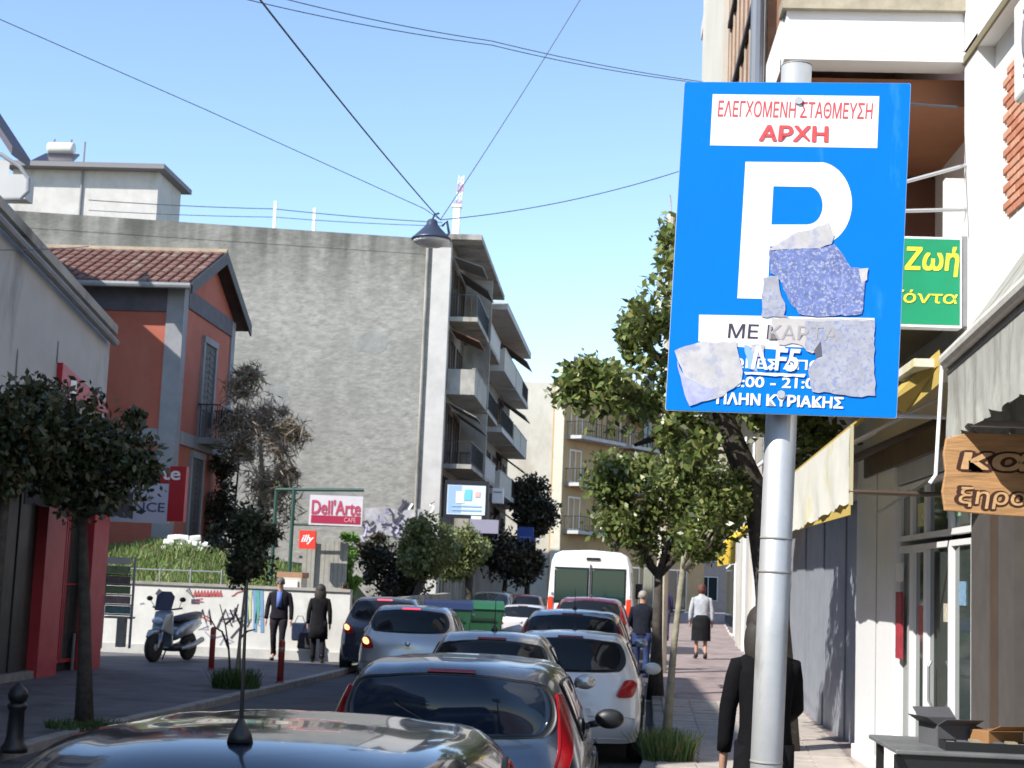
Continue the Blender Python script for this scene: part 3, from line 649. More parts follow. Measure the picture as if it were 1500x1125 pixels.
MB(fa).box(.1, LA, .0, .5, 14.9, 15.2).build('roof_slab', palegrey, cb, world=True)
rect(757, 762, 784, 808, 96, 1.5, 'ground_canopy', bluep, cb)
for j in range(5): window(fa, .6+j*3.6, 3.6+j*3.6, .3, 3.3, cb, alu, glass2, .1, .05, 'shop_window')
# far blocks closing the view
fb = thing('far_apartment_block', 'distant pinkish block glimpsed through the leaves right of the ochre balconies', 'building', (14, 130, 0))
MB().box(7, 30, 128, 140, 0, 17).build('wall', mat('pink_plaster', (.42, .33, .29), .85, var=.15), fb, world=True)
ff2 = frame((7, 128, 0), (1, 0, 0))
for k in range(5):
    for j in range(6): window(ff2, 1+j*3.6, 2.6+j*3.6, 1+k*3.2, 3+k*3.2, fb)
# ================================================================== LEFT LOT: mound, wall, gate, signs
def mz(x, y):   # grassy plot behind the white wall
    return 1.25+1.15*smooth((y-34)/5)*(1-.55*smooth((x+10.5)/3))+.12*math.sin(x*1.7+y)
mb = MB(); nx, ny = 24, 20; V = []
for j in range(ny+1):
    for i in range(nx+1):
        x = -17+10.2*i/nx; y = 33.9+14*j/ny; V.append((x, y, mz(x, y)-(.9*smooth((x+7.6)/.8))))
mb.add(V, [(j*(nx+1)+i, j*(nx+1)+i+1, (j+1)*(nx+1)+i+1, (j+1)*(nx+1)+i) for j in range(ny) for i in range(nx)])
struct(mb.build('grassy_plot', mat('plot_earth', (.10, .13, .04), .95, var=.3, vscale=3), smooth_=True))
def gp(rg):
    x, y = rg.uniform(-15, -7.4), 34+rg.random()**1.3*8; return x, y, mz(x, y)
stuff(grass_patch(gp, 16000, .17, grassm, 'plot_grass', 3, .02))
ww = thing('graffiti_wall', 'low white plastered wall covered in graffiti in front of the grassy plot', 'wall', (-7.9, 33.2, .1))
WX0, WX1, WZ = -11.2, -5.35, 1.58
MB().box(WX0, WX1, 33.0, 33.28, .1, WZ).build('wall_body', mat('wall_white', (.62, .61, .57), .8, var=.14, vscale=2, stain=((.42, .38, .35), 1.2, .55, .72, 1, .5)), ww, world=True)
MB().box(WX0, WX1, 32.96, 33.32, WZ, WZ+.06).build('wall_coping', conc, ww, world=True)
MB().box(WX0, WX1, 32.97, 32.998, .1, .3).build('plinth', mat('plinth_pale', (.50, .49, .46), .85, var=.15), ww, world=True)
def gpoly(pp, wd, m, name='graffiti'):
    P = [at(x, y, 32.99) for x, y in pp]
    ribbon(P, wd, Vector((0, -1, 0))).build(name, m, ww, world=True)
rg = random.Random(4)
gpoly([(293, 905), (296, 893), (302, 912), (306, 893), (309, 915)], .05, graf)
gpoly([(318, 920), (330, 893), (340, 918), (322, 908), (342, 905)], .05, graf)
gpoly([(345, 890), (341, 912), (352, 905), (360, 912), (349, 922), (338, 935)], .04, graf)
gpoly([(300, 925), (310, 935), (330, 930), (322, 945)], .03, grafp)
for i in range(9):
    x0 = 284+i*4.6; gpoly([(x0, 874-rg.random()*2), (x0+2, 865), (x0+3.6, 874)], .05, grafr)
gpoly([(230, 866), (238, 872)], .14, graf); gpoly([(280, 881), (292, 881)], .1, graf)
for (x0, m) in ((362, grafb), (367, mat('graffiti_yellow', (.5, .52, .3), .8)), (372, grafb), (377, mat('graffiti_green', (.1, .35, .3), .8)), (383, grafb)):
    gpoly([(x0, 862), (x0+rg.uniform(-2, 2), 885), (x0+rg.uniform(-2, 2), 915+rg.uniform(-10, 15))], .075, m)
for i in range(14):
    x0, y0 = 205+rg.random()*175, 868+rg.random()*70
    gpoly([(x0+rg.uniform(-9, 9), y0+rg.uniform(-9, 9)) for _ in range(4)], .025, rg.choice([grafp, graf, grafp, grafr]))
# white blocks on the mound
rb = thing('whitewashed_rubble', 'little heap of whitewashed blocks at the top of the grassy mound under the bank sign', 'rubble', (-10.5, 38.3, 2.35))
src = None
for i in range(11):
    if src is None: src = bevel(MB().box(-.14, .14, -.1, .1, -.06, .07).build('block', white, rb), .03); o = src
    else: o = src.copy(); COL.objects.link(o)
    r = i//4; o.location = (-.5+(i % 4)*.31+r*.1+random.uniform(-.05, .05), random.uniform(-.1, .1), .08+r*.14); o.rotation_euler = (random.uniform(-.2, .2), random.uniform(-.2, .2), random.uniform(-.4, .4))
# wire fence rail on the mound
o = MB(); p0, p1 = at(190, 833, 33.6), at(325, 838, 33.6); o.tube([p0, p1], .015, 5)
for k in range(4):
    q = p0.lerp(p1, k/3); o.tube([(q.x, 33.6, 1.2), (q.x, 33.6, q.z+.05)], .02, 5)
tag(o.build('wire_fence', trimg, None, world=True), 'thin low wire fence along the top of the graffiti wall', 'fence')
# gate pillar, fence and green pergola
gpz = thing('gate_pillar', 'pale square gate pillar with a tiled cap right of the graffiti wall', 'pillar', at(425, 965, 34).to_tuple()[:2]+(.1,))
rect(411, 846, 438, 968, 34.2, .7, 'shaft', creamw, gpz); rect(407, 838, 444, 846, 34.3, .8, 'cap', mat('cap_terracotta', (.36, .2, .12), .8, var=.2), gpz, .1)
rect(413, 850, 436, 863, 34.19, .02, 'notice', swhite, gpz, .03); rect(413, 866, 436, 874, 34.19, .02, 'notice', grafr, gpz, .03)
fe = thing('plank_gate', 'weathered pale plank gate behind the walking pedestrians', 'gate', (-6, 36.5, .1))
x = 440
while x < 500:
    rect(x, 794+random.uniform(-3, 3), x+6.2, 950, 36.5, .05, 'plank', mat(random.choice(['plank_a', 'plank_b']), (.33, .32, .28) if x % 2 < 1 else (.26, .25, .22), .9, var=.25), fe); x += 6.6
rect(438, 815, 500, 819, 36.62, .05, 'rail', darkwood, fe)
pg = thing('pergola_frame', 'thin dark green metal frame carrying the red and white restaurant sign', 'frame', (-6.5, 36, .1))
gm_ = mat('green_metal', (.015, .06, .045), .5)
for (xx, yt, Y) in ((431, 716, 36), (405, 717, 37.6)):
    p = at(xx, yt, Y); MB().tube([(p.x, Y, .1), p], .045, 8).build('post', gm_, pg, world=True)
MB().tube([at(404, 717, 36), at(533, 718, 36)], .04, 8).build('top_bar', gm_, pg, world=True)
MB().tube([at(431, 768, 36), at(530, 770, 36)], .03, 8).build('lower_bar', gm_, pg, world=True)
ds = thing('restaurant_sign', "white sign with handwritten red Dell'Arte lettering over a crimson band", 'sign', at(491, 770, 35.9))
rect(453, 726, 531, 770, 35.85, .05, 'board', mat('sign_offwhite', (.58, .55, .58), .5, var=.12), ds)
rect(455.5, 755.5, 528, 767, 35.845, .02, 'band', mat('crimson', (.33, .012, .05), .5), ds, .003)
ptext("Dell'Arte", 456, 731, 528, 753, 35.84, mat('ink_crimson', (.42, .05, .10), .5), ds, .03)
ptext('CAFE', 504, 758, 521, 765, 35.83, mat('ink_pink', (.7, .25, .3), .5), ds, .02)
il = thing('coffee_sign', 'small square bright red sign with white script lettering below the restaurant sign', 'sign', at(450, 803, 35.9))
rect(438, 777, 462, 804, 35.8, .12, 'panel', mat('coffee_red', (.75, .05, .03), .4), il)
ptext('illy', 441, 783, 459, 797, 35.795, swhite, il, .03, .3)
b = MB().box(at(440, 968, 33.1).x, at(530, 968, 33.1).x, 33.4, 33.7, .1, .34)
tag(b.build('kerb_wall', white, None, world=True), 'low whitewashed step running behind the feet of the pedestrians', 'step')
lw = MB(); lw.prism([(-5.35, 34.0, .1), (-5.1, 34.0, .1), (-5.9, 60.8, .1), (-6.15, 60.8, .1)], (0, 0, 1.3))
tag(lw.build('boundary_wall', conc, None, world=True), 'low concrete boundary wall running from the gate to the grey building', 'wall')
# graffiti on the foot of the grey building
def onwall(px, py, off):
    p = at(px, py, 61)
    for _ in range(4): p = at(px, py, wy(p.x)-off)
    return p
gg = thing('wall_graffiti', 'tangle of pale lilac graffiti on the foot of the blind grey wall', 'graffiti', (-8.5, 60.9, 3))
rg = random.Random(11)
base_ = ribbon([onwall(535, 765, .03), onwall(560, 762, .03), onwall(590, 768, .03), onwall(636, 764, .03)], 1.1, Vector((0, -1, 0))).build('ground_coat', mat('graffiti_coat', (.48, .46, .48), .85, var=.3, vscale=4, stain=((.33, .32, .30), 1.5, .45, .6, 1, 1)), gg, world=True)
for i in range(26):
    x0, y0 = 533+rg.random()*105, 748+rg.random()*34; k = []
    for _ in range(6): k.append(onwall(x0, y0, .04+.001*i)); x0 += rg.uniform(-7, 9); y0 += rg.uniform(-10, 10)
    ribbon(k, rg.uniform(.06, .13), Vector((0, -1, 0))).build('stroke', rg.choice([grafp, swhite, graf, graf, grafp, mat('graffiti_lilac2', (.5, .45, .62), .8)]), gg, world=True)
# lit advertising box, grey sign, small sign
ad = thing('advert_box', 'pale blue and white lightbox sign in a dark frame on the grey building corner', 'sign', at(683, 755, 59.5))
rect(651, 704, 715, 759, 59.5, .5, 'case', black, ad)
rect(655, 711, 711, 754, 59.49, .02, 'face', mat('ad_pale', (.62, .74, .84), .35), ad, .015)
rect(656, 711, 676, 752, 59.475, .01, 'blue_area', mat('ad_blue', (.30, .44, .68), .35), ad, .003)
rect(668, 720, 680, 737, 59.46, .01, 'picture', mat('ad_cream', (.8, .8, .7), .35), ad, .003)
rect(681, 717, 691, 733, 59.455, .01, 'picture', mat('ad_cyan', (.16, .55, .75), .35), ad, .003)
rect(696, 720, 703, 728, 59.455, .01, 'picture', mat('ad_pink', (.8, .45, .42), .35), ad, .003)
for yy in (740, 746): rect(661, yy, 705, yy+2.2, 59.45, .01, 'text_line', mat('ad_line', (.35, .5, .68), .4), ad, .003)
MB().box(at(670, 700, 60).x, at(696, 700, 60).x, 59.7, 60.9, 4.6, 4.7).build('bracket', black, ad, world=True)
gs = thing('shop_sign', 'plain grey horizontal sign panel below the pale blue lightbox', 'sign', at(710, 780, 59))
rect(688, 761, 730, 781, 59, .2, 'panel', mat('sign_lilac_grey', (.26, .25, .32), .6), gs); rect(690, 756, 705, 760.8, 59, .2, 'support', swhite, gs)
ac = thing('air_conditioner', 'white box of an air conditioner on a balcony beyond the lightbox sign', 'air conditioner', at(730, 737, 64))
rect(721, 715, 737, 737, 64, .6, 'case', white, ac); rect(723, 720, 735, 722, 63.99, .02, 'grille', trimg, ac, .01)
bs = thing('blue_sign', 'small dark blue projecting sign under the lowest far balcony', 'sign', at(770, 800, 76)); rect(759, 772, 781, 806, 76, .3, 'panel', bluep, bs); rect(761, 786, 779, 788, 75.99, .02, 'stripe', mat('sign_blue_light', (.1, .2, .5), .5), bs, .01)
# ================================================================== STREET FURNITURE LEFT
def notice():
    t = thing('menu_rack', 'grey framed rack of menu boards on legs beside the red shop frame', 'notice board', at(172, 948, 30.2).to_tuple()[:2]+(.1,))
    Y = 30.2
    for x in (150, 192): rect(x, 816, x+2.6, 950, Y, .06, 'leg', trimg, t)
    rect(152.7, 816, 191.5, 826, Y, .04, 'header_board', palegrey, t)
    rows = [('board', (.20, .26, .14)), ('board', (.16, .12, .11)), ('board', (.16, .22, .10)), ('board', (.27, .20, .20)), ('board', (.12, .22, .22))]
    for i, (nm, c) in enumerate(rows):
        rect(153.5, 829+i*14.6, 190.5, 840.5+i*14.6, Y, .03, nm, mat('menu_%d' % i, c, .7, var=.4, vscale=9), t)
        rect(152.7, 841+i*14.6, 191.5, 843+i*14.6, Y, .05, 'shelf', black, t)
    rect(152.7, 903, 191.5, 906, Y, .3, 'tray', conc, t)
    rect(170, 906, 181, 948, Y, .2, 'support', conc, t)
notice()
sb = thing('sandwich_board', 'black sandwich board standing on the pavement between the red door frames', 'sign', at(102, 975, 27.2).to_tuple()[:2]+(.1,))
p0, p1 = at(86, 925, 27.2), at(118, 925, 27.2)
for sg in (-1, 1):
    b = MB(); b.hexa([(p0.x, 27.2+sg*.35, .1), (p1.x, 27.2+sg*.35, .1), (p1.x, 27.2+sg*.31, .1), (p0.x, 27.2+sg*.31, .1), (p0.x, 27.2+sg*.05, p0.z), (p1.x, 27.2+sg*.05, p0.z), (p1.x, 27.2+sg*.01, p0.z), (p0.x, 27.2+sg*.01, p0.z)])
    b.build('board', mat('chalkboard', (.02, .02, .022), .7, var=.3, vscale=20), sb, world=True)
for xx in (p0.x-.03, p1.x): MB().box(xx, xx+.03, 26.82, 26.88, .1, p0.z).build('frame_post', trimg, sb, world=True)
def bollard_red(px, py, hpx, label):
    p = atz(px, py, .1); s_ = FPX/p.y; h = hpx/s_
    t = thing('red_bollard', label, 'bollard', p, 0, 'red bollards along the left pavement')
    rm = mat('bollard_red', (.30, .035, .03), .5, var=.2, vscale=8)
    MB().lathe([(.055, 0), (.055, h*.93), (.05, h*.97), (.02, h)], (0, 0, 0), 12).build('post', rm, t, True)
    MB().lathe([(.075, 0), (.075, .02), (.058, .03)], (0, 0, 0), 12).build('base_ring', rm, t, True)
    MB().lathe([(.0565, h*.72), (.0565, h*.82)], (0, 0, 0), 12).build('reflector_band', mat('band_dull', (.35, .2, .18), .5), t, True)
bollard_red(309, 981, 62, 'red bollard farther from the kerb, in front of the graffiti wall')
bollard_red(410, 1000, 62, 'red bollard at the kerb in front of the man in the dark jacket')
p = atz(20, 1102, .1); t = thing('black_bollard', 'short black cast iron bollard with a ball top at the lower left edge', 'bollard', p)
MB().lathe([(.13, 0), (.13, .05), (.10, .09), (.085, .14), (.075, .40), (.095, .43), (.095, .46), (.07, .48)], (0, 0, 0), 16).build('shaft', mat('cast_iron', (.012, .012, .014), .45, var=.2), t, True)
MB().lathe([(.05, .47), (.085, .50), (.10, .55), (.085, .60), (.045, .64), (.03, .65), (.02, .67)], (0, 0, 0), 16).build('ball_top', MATS['cast_iron'], t, True)
# scooter -------------------------------------------------------------
def scooter(px, py, label):
    p = atz(px, py, .1); t = thing('scooter', label, 'scooter', p, R(-16))
    sil = paint('scooter_silver', (.30, .34, .40), .6, .3); dk = mat('scooter_dark', (.02, .02, .025), .4)
    # local: front towards -y
    for (yy, nm) in ((-.66, 'front_wheel'), (.62, 'rear_wheel')):
        w_ = MB().lathe([(.12, -.055), (.25, -.06), (.285, -.035), (.285, .035), (.25, .06), (.12, .055)], (0, yy, .285), 22, 'x').build('wheel', tyre, t, True)
        MB().lathe([(.03, -.06), (.15, -.045), (.15, .045), (.03, .06)], (0, yy, .285), 14, 'x').build('rim', alu, w_, True)
    def loft(secs, name, m, par=t, n=14):
        b = MB(); V = []
        for (y, z, w_, h) in secs:
            for j in range(n):
                a = 2*math.pi*j/n; c, s_ = math.cos(a), math.sin(a)
                V.append((w_*abs(c)**.7*(1 if c > 0 else -1), y, z+h*abs(s_)**.7*(1 if s_ > 0 else -1)))
        k = len(secs); b.add(V, [(i*n+j, i*n+(j+1) % n, (i+1)*n+(j+1) % n, (i+1)*n+j) for i in range(k-1) for j in range(n)]+[tuple(range(n))[::-1], tuple(range((k-1)*n, k*n))])
        return b.build(name, m, par, True)
    loft([(-.02, .52, .16, .12), (.2, .62, .2, .16), (.5, .68, .2, .17), (.85, .76, .14, .12), (.98, .80, .06, .05)], 'rear_body', sil)
    loft([(-.1, .26, .17, .07), (.3, .26, .19, .08), (.5, .3, .16, .1)], 'footboard', dk)
    loft([(.0, .80, .14, .05), (.25, .84, .17, .06), (.6, .88, .16, .07), (.9, .93, .12, .05)], 'seat', dk)
    # front shield
    b = MB(); b.hexa([(-.24, -.36, .30), (.24, -.36, .30), (.17, -.22, .30), (-.17, -.22, .30), (-.20, -.40, .98), (.20, -.40, .98), (.16, -.26, 1.0), (-.16, -.26, 1.0)])
    b.hexa([(-.12, -.60, .62), (.12, -.60, .62), (.24, -.34, .5), (-.24, -.34, .5), (-.13, -.50, .92), (.13, -.50, .92), (.21, -.36, .98), (-.21, -.36, .98)])
    bevel(b.build('front_shield', sil, t), .03, 3)
    loft([(-.92, .50, .03, .03), (-.8, .58, .075, .05), (-.62, .60, .085, .05), (-.45, .55, .05, .04)], 'front_mudguard', sil)
    b = MB()
    for s_ in (-.09, .09): b.tube([(s_, -.66, .285), (s_, -.44, .75)], .025, 8)
    b.build('fork', steel, t)
    hl = MB().ball((0, -.585, .80), .13, .06, .075).build('headlight', mat('lens_clear', (.5, .6, .75), .1, spec=.9), t, True)
    b = MB(); b.add([(-.19, -.42, 1.0), (.19, -.42, 1.0), (.21, -.34, 1.28), (.1, -.31, 1.38), (-.1, -.31, 1.38), (-.21, -.34, 1.28)], [(0, 1, 2, 3, 4, 5)])
    o = b.build('windshield', mat('tinted_screen', (.03, .04, .09), .08, spec=.8), t); sm = o.modifiers.new('s', 'SOLIDIFY'); sm.thickness = .006
    hb = MB().tube([(-.34, -.24, 1.06), (-.12, -.33, 1.02), (.12, -.33, 1.02), (.34, -.24, 1.06)], .018, 8).build('handlebar', dk, t, True)
    for s_ in (-1, 1):
        MB().tube([(s_*.28, -.27, 1.06), (s_*.36, -.32, 1.20)], .007, 5).build('mirror_arm', dk, hb)
        m_ = MB().ball((s_*.38, -.32, 1.23), .075, .02, .05, 10, 6).build('mirror', dk, t, True)
    MB().tube([(.17, .1, .25), (.2, .45, .3), (.19, .85, .42)], [.03, .05, .055], 10).build('exhaust', steel, t, True)
    MB().tube([(-.1, -.05, .2), (-.2, .0, .02)], .015, 6).build('stand', dk, t)
    MB().ball((0, .95, .74), .1, .04, .04).build('tail_light', mat('lens_red', (.5, .01, .01), .15), t, True)
    MB().box(-.13, .13, -.60, -.585, .40, .56).build('plate', mat('plate_bluewhite', (.45, .55, .78), .4), t)
scooter(250, 968, 'silver scooter with a dark windshield parked in front of the white graffiti wall')
# ================================================================== VEGETATION
def zc(py, Y, px=None): return at(px or 500, py, Y).z
def crown_tree(px, ground_py, gz_, crown, n, size, lm, label, rad=.07, bm=bark, group=None, k=26, cr=.34, seed=1, lean=None, limbs=6, name='street_tree', top=None):
    """crown: (px, py, rx_px, rz_px) list"""
    p = atz(px, ground_py, gz_); s_ = FPX/p.y; cl = []
    for i, (cx0, cy0, rx, rz) in enumerate(crown):
        c = at(cx0, cy0, p.y)-p; cl += clumps((c.x, 0, c.z), rx/s_, rx/s_, rz/s_, k, cr, seed+i)
    tp = at(*(top or (crown[0][0], crown[0][1]+crown[0][3]*.7)), p.y)-p
    mid = Vector((tp.x*.4+(lean or 0), 0, tp.z*.5))
    return tree(name, label, p, [(0, 0, -.1), (mid.x*.5, 0, mid.z*.5), mid, tuple(tp)], rad, cl, n, size, lm, bm, group, limbs, seed)
crown_tree(124, 1063, .1, [(118, 655, 92, 80), (60, 640, 60, 66), (150, 690, 60, 50)], 15000, .10, leafL, 'dark round-crowned tree standing at the left kerb in front of the red shop frames', .10, k=34, seed=3, group='trees along the left kerb')
crown_tree(-24, 1075, .1, [(10, 640, 62, 80)], 6000, .10, leafL, 'dark tree cut by the left edge of the picture, in front of the black canopy', .10, k=24, seed=5, group='trees along the left kerb')
crown_tree(345, 1006, .1, [(362, 806, 52, 44), (370, 775, 34, 26)], 5500, .085, leafL, 'small dark tree on a thin pale trunk at the left kerb by the weeds', .035, bm=barkp, k=18, cr=.22, seed=9, group='trees along the left kerb')
t = thing('sapling', 'spindly leafless sapling with kinked twigs beside the small dark tree', 'sapling', atz(338, 1003, .1))
b = MB(); z0 = t.location
for pts in ([(338, 1003), (335, 950), (330, 915), (322, 885)], [(350, 1003), (352, 940), (356, 905), (362, 880)], [(335, 950), (325, 925), (316, 920), (308, 905)], [(352, 935), (362, 925), (374, 922)], [(330, 915), (342, 905), (337, 893)], [(354, 918), (345, 900), (349, 885)]):
    b.tube([at(x, y, z0.y)-z0 for x, y in pts], [.022-.005*i for i in range(len(pts))], 5)
b.build('stem', bark, t)
def clump_at(px, py, gz_, rx, n, h, m, label, nm='weeds', seed=1):
    p = atz(px, py, gz_)
    def f(rg): a = rg.random()*6.28; r = rx*math.sqrt(rg.random()); return (math.cos(a)*r, math.sin(a)*r, 0)
    o = grass_patch(f, n, h, m, nm, seed, .009); o.location = p; return tag(o, label, 'plant')
clump_at(345, 1008, .1, .36, 900, .22, grassd, 'clump of weeds at the foot of the small tree on the left kerb')
clump_at(122, 1066, .1, .42, 500, .07, grassd, 'low weeds round the trunk of the dark round-crowned tree')
# bare climber and ivy by the red house
p = atz(388, 868, 1.2); p = Vector((at(388, 700, 42).x, 42, 1.3)); t = thing('bare_climber', 'big brown leafless climber between the red house and the grey wall', 'shrub', p)
cl = []
for (cx0, cy0, r) in ((375, 600, 26), (398, 640, 30), (380, 700, 34), (405, 700, 26), (360, 560, 16), (395, 760, 34), (350, 650, 22), (420, 640, 16)):
    c = at(cx0, cy0, 42)-p; cl += clumps((c.x, c.y, c.z), r/53, r/53, r/53*1.25, 8, .32, int(cx0))
V = leaves_mb(cl, 6500, 1.4, .36, seed=5); q = V.reshape(-1, 4, 3); c = q.mean(1, keepdims=True); a = q[:, 0]; b_ = q[:, 2]
q[:, 1] = (a+b_)/2+(q[:, 1]-c[:, 0])*.16; q[:, 3] = (a+b_)/2+(q[:, 3]-c[:, 0])*.16
mesh_quads('twigs', q.reshape(-1, 3), twigm, t)
mesh_quads('sparse_leaves', leaves_mb(cl[20:], 1200, 1.1, .12, seed=8), leafC, t)
MB().tube([(0, 0, -.2), (.1, 0, 2), (-.3, 0, 5)], [.12, .09, .04], 8).build('trunk', barkp, t, True)
p = Vector((-10.75, 44.0, 1.5)); t = thing('ivy', 'dark green ivy climbing the street corner of the red house', 'climber', p); cl = []
for (cx0, cy0, r) in ((330, 690, 12), (322, 740, 16), (335, 620, 8), (300, 780, 18), (335, 770, 16), (268, 775, 10)):
    c = at(cx0, cy0, 44)-p; cl += clumps((c.x, c.y, c.z), r/51, .35, r/51*2.2, 9, .25, int(cx0))
mesh_quads('ivy_leaves', leaves_mb(cl, 7000, 1.1, .13, seed=4), leafX, t); MB().tube([(0, .3, -.3), (.05, .3, 2.5), (.1, .35, 5)], .03, 6).build('ivy_stem', bark, t)
p = Vector((at(510, 830, 37).x, 37, .1)); t = thing('green_creeper', 'bright green creeper on the post behind the pedestrians', 'climber', p); cl = []
for cy0 in (798, 820, 845, 868): c = at(510+(cy0 % 7), cy0, 37)-p; cl += clumps((c.x, 0, c.z), .2, .2, .25, 6, .14, cy0)
mesh_quads('creeper_leaves', leaves_mb(cl, 2600, 1.1, .09, seed=4), leafG, t); MB().tube([(0, 0, -.1), (0, 0, 2.4)], .03, 6).build('creeper_stem', bark, t)
def far_tree(px, Y, crown, n, size, lm, label, rad=.15, seed=1, cr=.7, k=20, gz_=0):
    p = Vector((at(px, 860, Y).x, Y, gz_)); s_ = FPX/Y; cl = []
    for i, (cx0, cy0, rx, rz) in enumerate(crown):
        c = at(cx0, cy0, Y)-p; cl += clumps((c.x, 0, c.z), rx/s_, rx/s_, rz/s_, k, cr, seed+i)
    c = at(crown[0][0], crown[0][1]+crown[0][3]*.6, Y)-p
    return tree('street_tree', label, p, [(0, 0, -.1), (c.x*.2, 0, c.z*.5), (c.x, 0, c.z)], rad, cl, n, size, lm, bark, 'trees in front of the grey building and beyond', 5, seed)
far_tree(572, 52, [(570, 838, 34, 40), (548, 812, 22, 26), (590, 862, 22, 20)], 9000, .15, leafX, 'dark brownish dense bush beside the walled garden', seed=21, cr=.45, gz_=.1)
far_tree(605, 50, [(630, 796, 38, 34), (618, 815, 22, 26)], 9000, .15, leafC, 'olive green round tree in front of the grey wall, left of its twin', seed=23, cr=.45, gz_=.1)
far_tree(690, 54, [(684, 800, 32, 28), (665, 822, 22, 20)], 7500, .15, leafC, 'olive green tree below the lightbox sign, right of its twin', seed=25, cr=.45)
far_tree(772, 84, [(778, 738, 22, 36), (790, 755, 12, 18)], 7000, .26, leafX, 'dark tree between the far balconies and the cream building', seed=31, cr=.8)
far_tree(738, 70, [(742, 815, 30, 26), (765, 828, 22, 18)], 7000, .22, leafX, 'dark low tree in the shade under the far balconies', seed=33, cr=.7)
# ---- trees on the right pavement
RZ = .14
crown_tree(960, 1016, .14+.1, [(940, 740, 62, 62), (978, 700, 60, 56), (1010, 760, 52, 50), (925, 775, 48, 36), (1040, 715, 34, 40), (905, 700, 30, 26)], 10500, .118, leafB, 'dark-trunked tree farther along the right pavement, beside the man in the dark jacket', .12, k=18, cr=.34, seed=41, group='trees along the right pavement', top=(965, 830))
crown_tree(975, 1092, .14, [(1045, 760, 36, 46), (1020, 800, 30, 26), (1062, 730, 26, 34)], 4200, .085, leafB, 'slim pale-trunked leaning tree with weeds at its foot on the right kerb', .055, barkp, k=14, cr=.22, seed=43, group='trees along the right pavement', top=(1002, 815), limbs=8)
clump_at(978, 1112, .14, .27, 1100, .22, mat('grass_mid', (.075, .15, .032), .6, isl=.5, trans=.25, isl2=(.24, .22, .10)), 'tuft of tall green weeds at the foot of the slim pale tree', seed=5)
# near big tree behind the sign
TY = 18.4
p = Vector((at(1150, 900, TY).x, TY, .14)); s_ = FPX/TY; cl = []
for i, (cx0, cy0, rx, rz) in enumerate([(1090, 600, 66, 50), (1020, 580, 60, 56), (955, 560, 54, 50), (900, 580, 44, 34), (945, 500, 36, 42), (870, 560, 26, 26), (840, 572, 20, 14), (985, 440, 22, 60), (1010, 500, 40, 60), (1060, 480, 60, 90), (1165, 650, 52, 34), (1200, 620, 40, 46), (1130, 520, 60, 70), (1000, 650, 46, 30), (928, 478, 26, 26), (986, 350, 12, 30)]):
    c = at(cx0, cy0, TY)-p; cl += clumps((c.x, random.Random(i).uniform(-.3, .3), c.z), rx/s_, .6, rz/s_, 9, .17, 60+i)
t = thing('large_street_tree', 'large near tree with a dark leaning limb, partly hidden by the blue parking sign', 'tree', p, 0, 'trees along the right pavement')
b = MB(); L_ = lambda x, y: at(x, y, TY)-p
b.tube([(0, 0, -.1), L_(1140, 1000), L_(1128, 850), L_(1110, 730), L_(1075, 650), L_(1040, 560), L_(1010, 480), L_(992, 380)], [.21, .2, .185, .165, .14, .10, .06, .025], 10)
for pts in ([(1110, 730), (1180, 660), (1215, 600)], [(1075, 650), (1000, 610), (930, 570), (845, 560)], [(1040, 560), (960, 520), (925, 475), (905, 455)], [(1060, 620), (1110, 540), (1130, 480)], [(1000, 610), (960, 640), (930, 650)], [(930, 570), (890, 600), (870, 610)], [(1010, 480), (985, 420), (980, 330)]):
    b.tube([L_(x, y)+Vector((0, (i*.1), 0)) for i, (x, y) in enumerate(pts)], [.08-.06*i/(len(pts)-1) for i in range(len(pts))], 6)
b.build('trunk', bark, t, True)
mesh_quads('crown', leaves_mb(cl, 8200, 1.7, .118, seed=77), leafB, t)
# ================================================================== RIGHT SIDE
XR = 3.0
# building A (nearest, white) : upper wall
ba = thing('white_building', 'bright white building at the right edge with a brick panel above the dark shop', 'building', (5, 8, .13))
MB().box(2.85, 9, 3.0, 11.78, 3.75, 13).build('upper_wall', white, ba, world=True)
MB().box(2.72, 2.98, 11.4, 11.82, 3.75, 13).build('corner_column', white, ba, world=True)
MB().box(2.98, 9, 3, 12.9, .13, .3).build('threshold', slab_w, ba, world=True)
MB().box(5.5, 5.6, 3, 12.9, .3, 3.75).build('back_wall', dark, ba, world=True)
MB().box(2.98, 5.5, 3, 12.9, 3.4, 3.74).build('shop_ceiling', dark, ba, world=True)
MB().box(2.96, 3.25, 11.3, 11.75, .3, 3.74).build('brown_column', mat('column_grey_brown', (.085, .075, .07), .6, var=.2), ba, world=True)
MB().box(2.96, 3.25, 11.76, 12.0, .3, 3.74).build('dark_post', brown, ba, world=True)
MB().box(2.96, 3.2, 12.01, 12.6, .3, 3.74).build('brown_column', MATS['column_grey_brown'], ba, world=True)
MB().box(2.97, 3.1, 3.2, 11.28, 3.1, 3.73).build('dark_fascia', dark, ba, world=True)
for y0 in (4.0, 6.6, 9.0):
    MB().box(3.0, 3.06, y0, y0+.06, .3, 3.1).build('mullion', white, ba, world=True)
MB().box(3.05, 3.07, 9.06, 10.6, .3, 3.1).build('glass', glass2, ba, world=True)
for k in range(3): MB().box(3.5, 4.6, 4.0+k*2.4, 5.8+k*2.4, .3, 1.3+.2*k).build('display_shelf', mat('shelf_brown', (.12, .07, .04), .7, var=.2), ba, world=True)
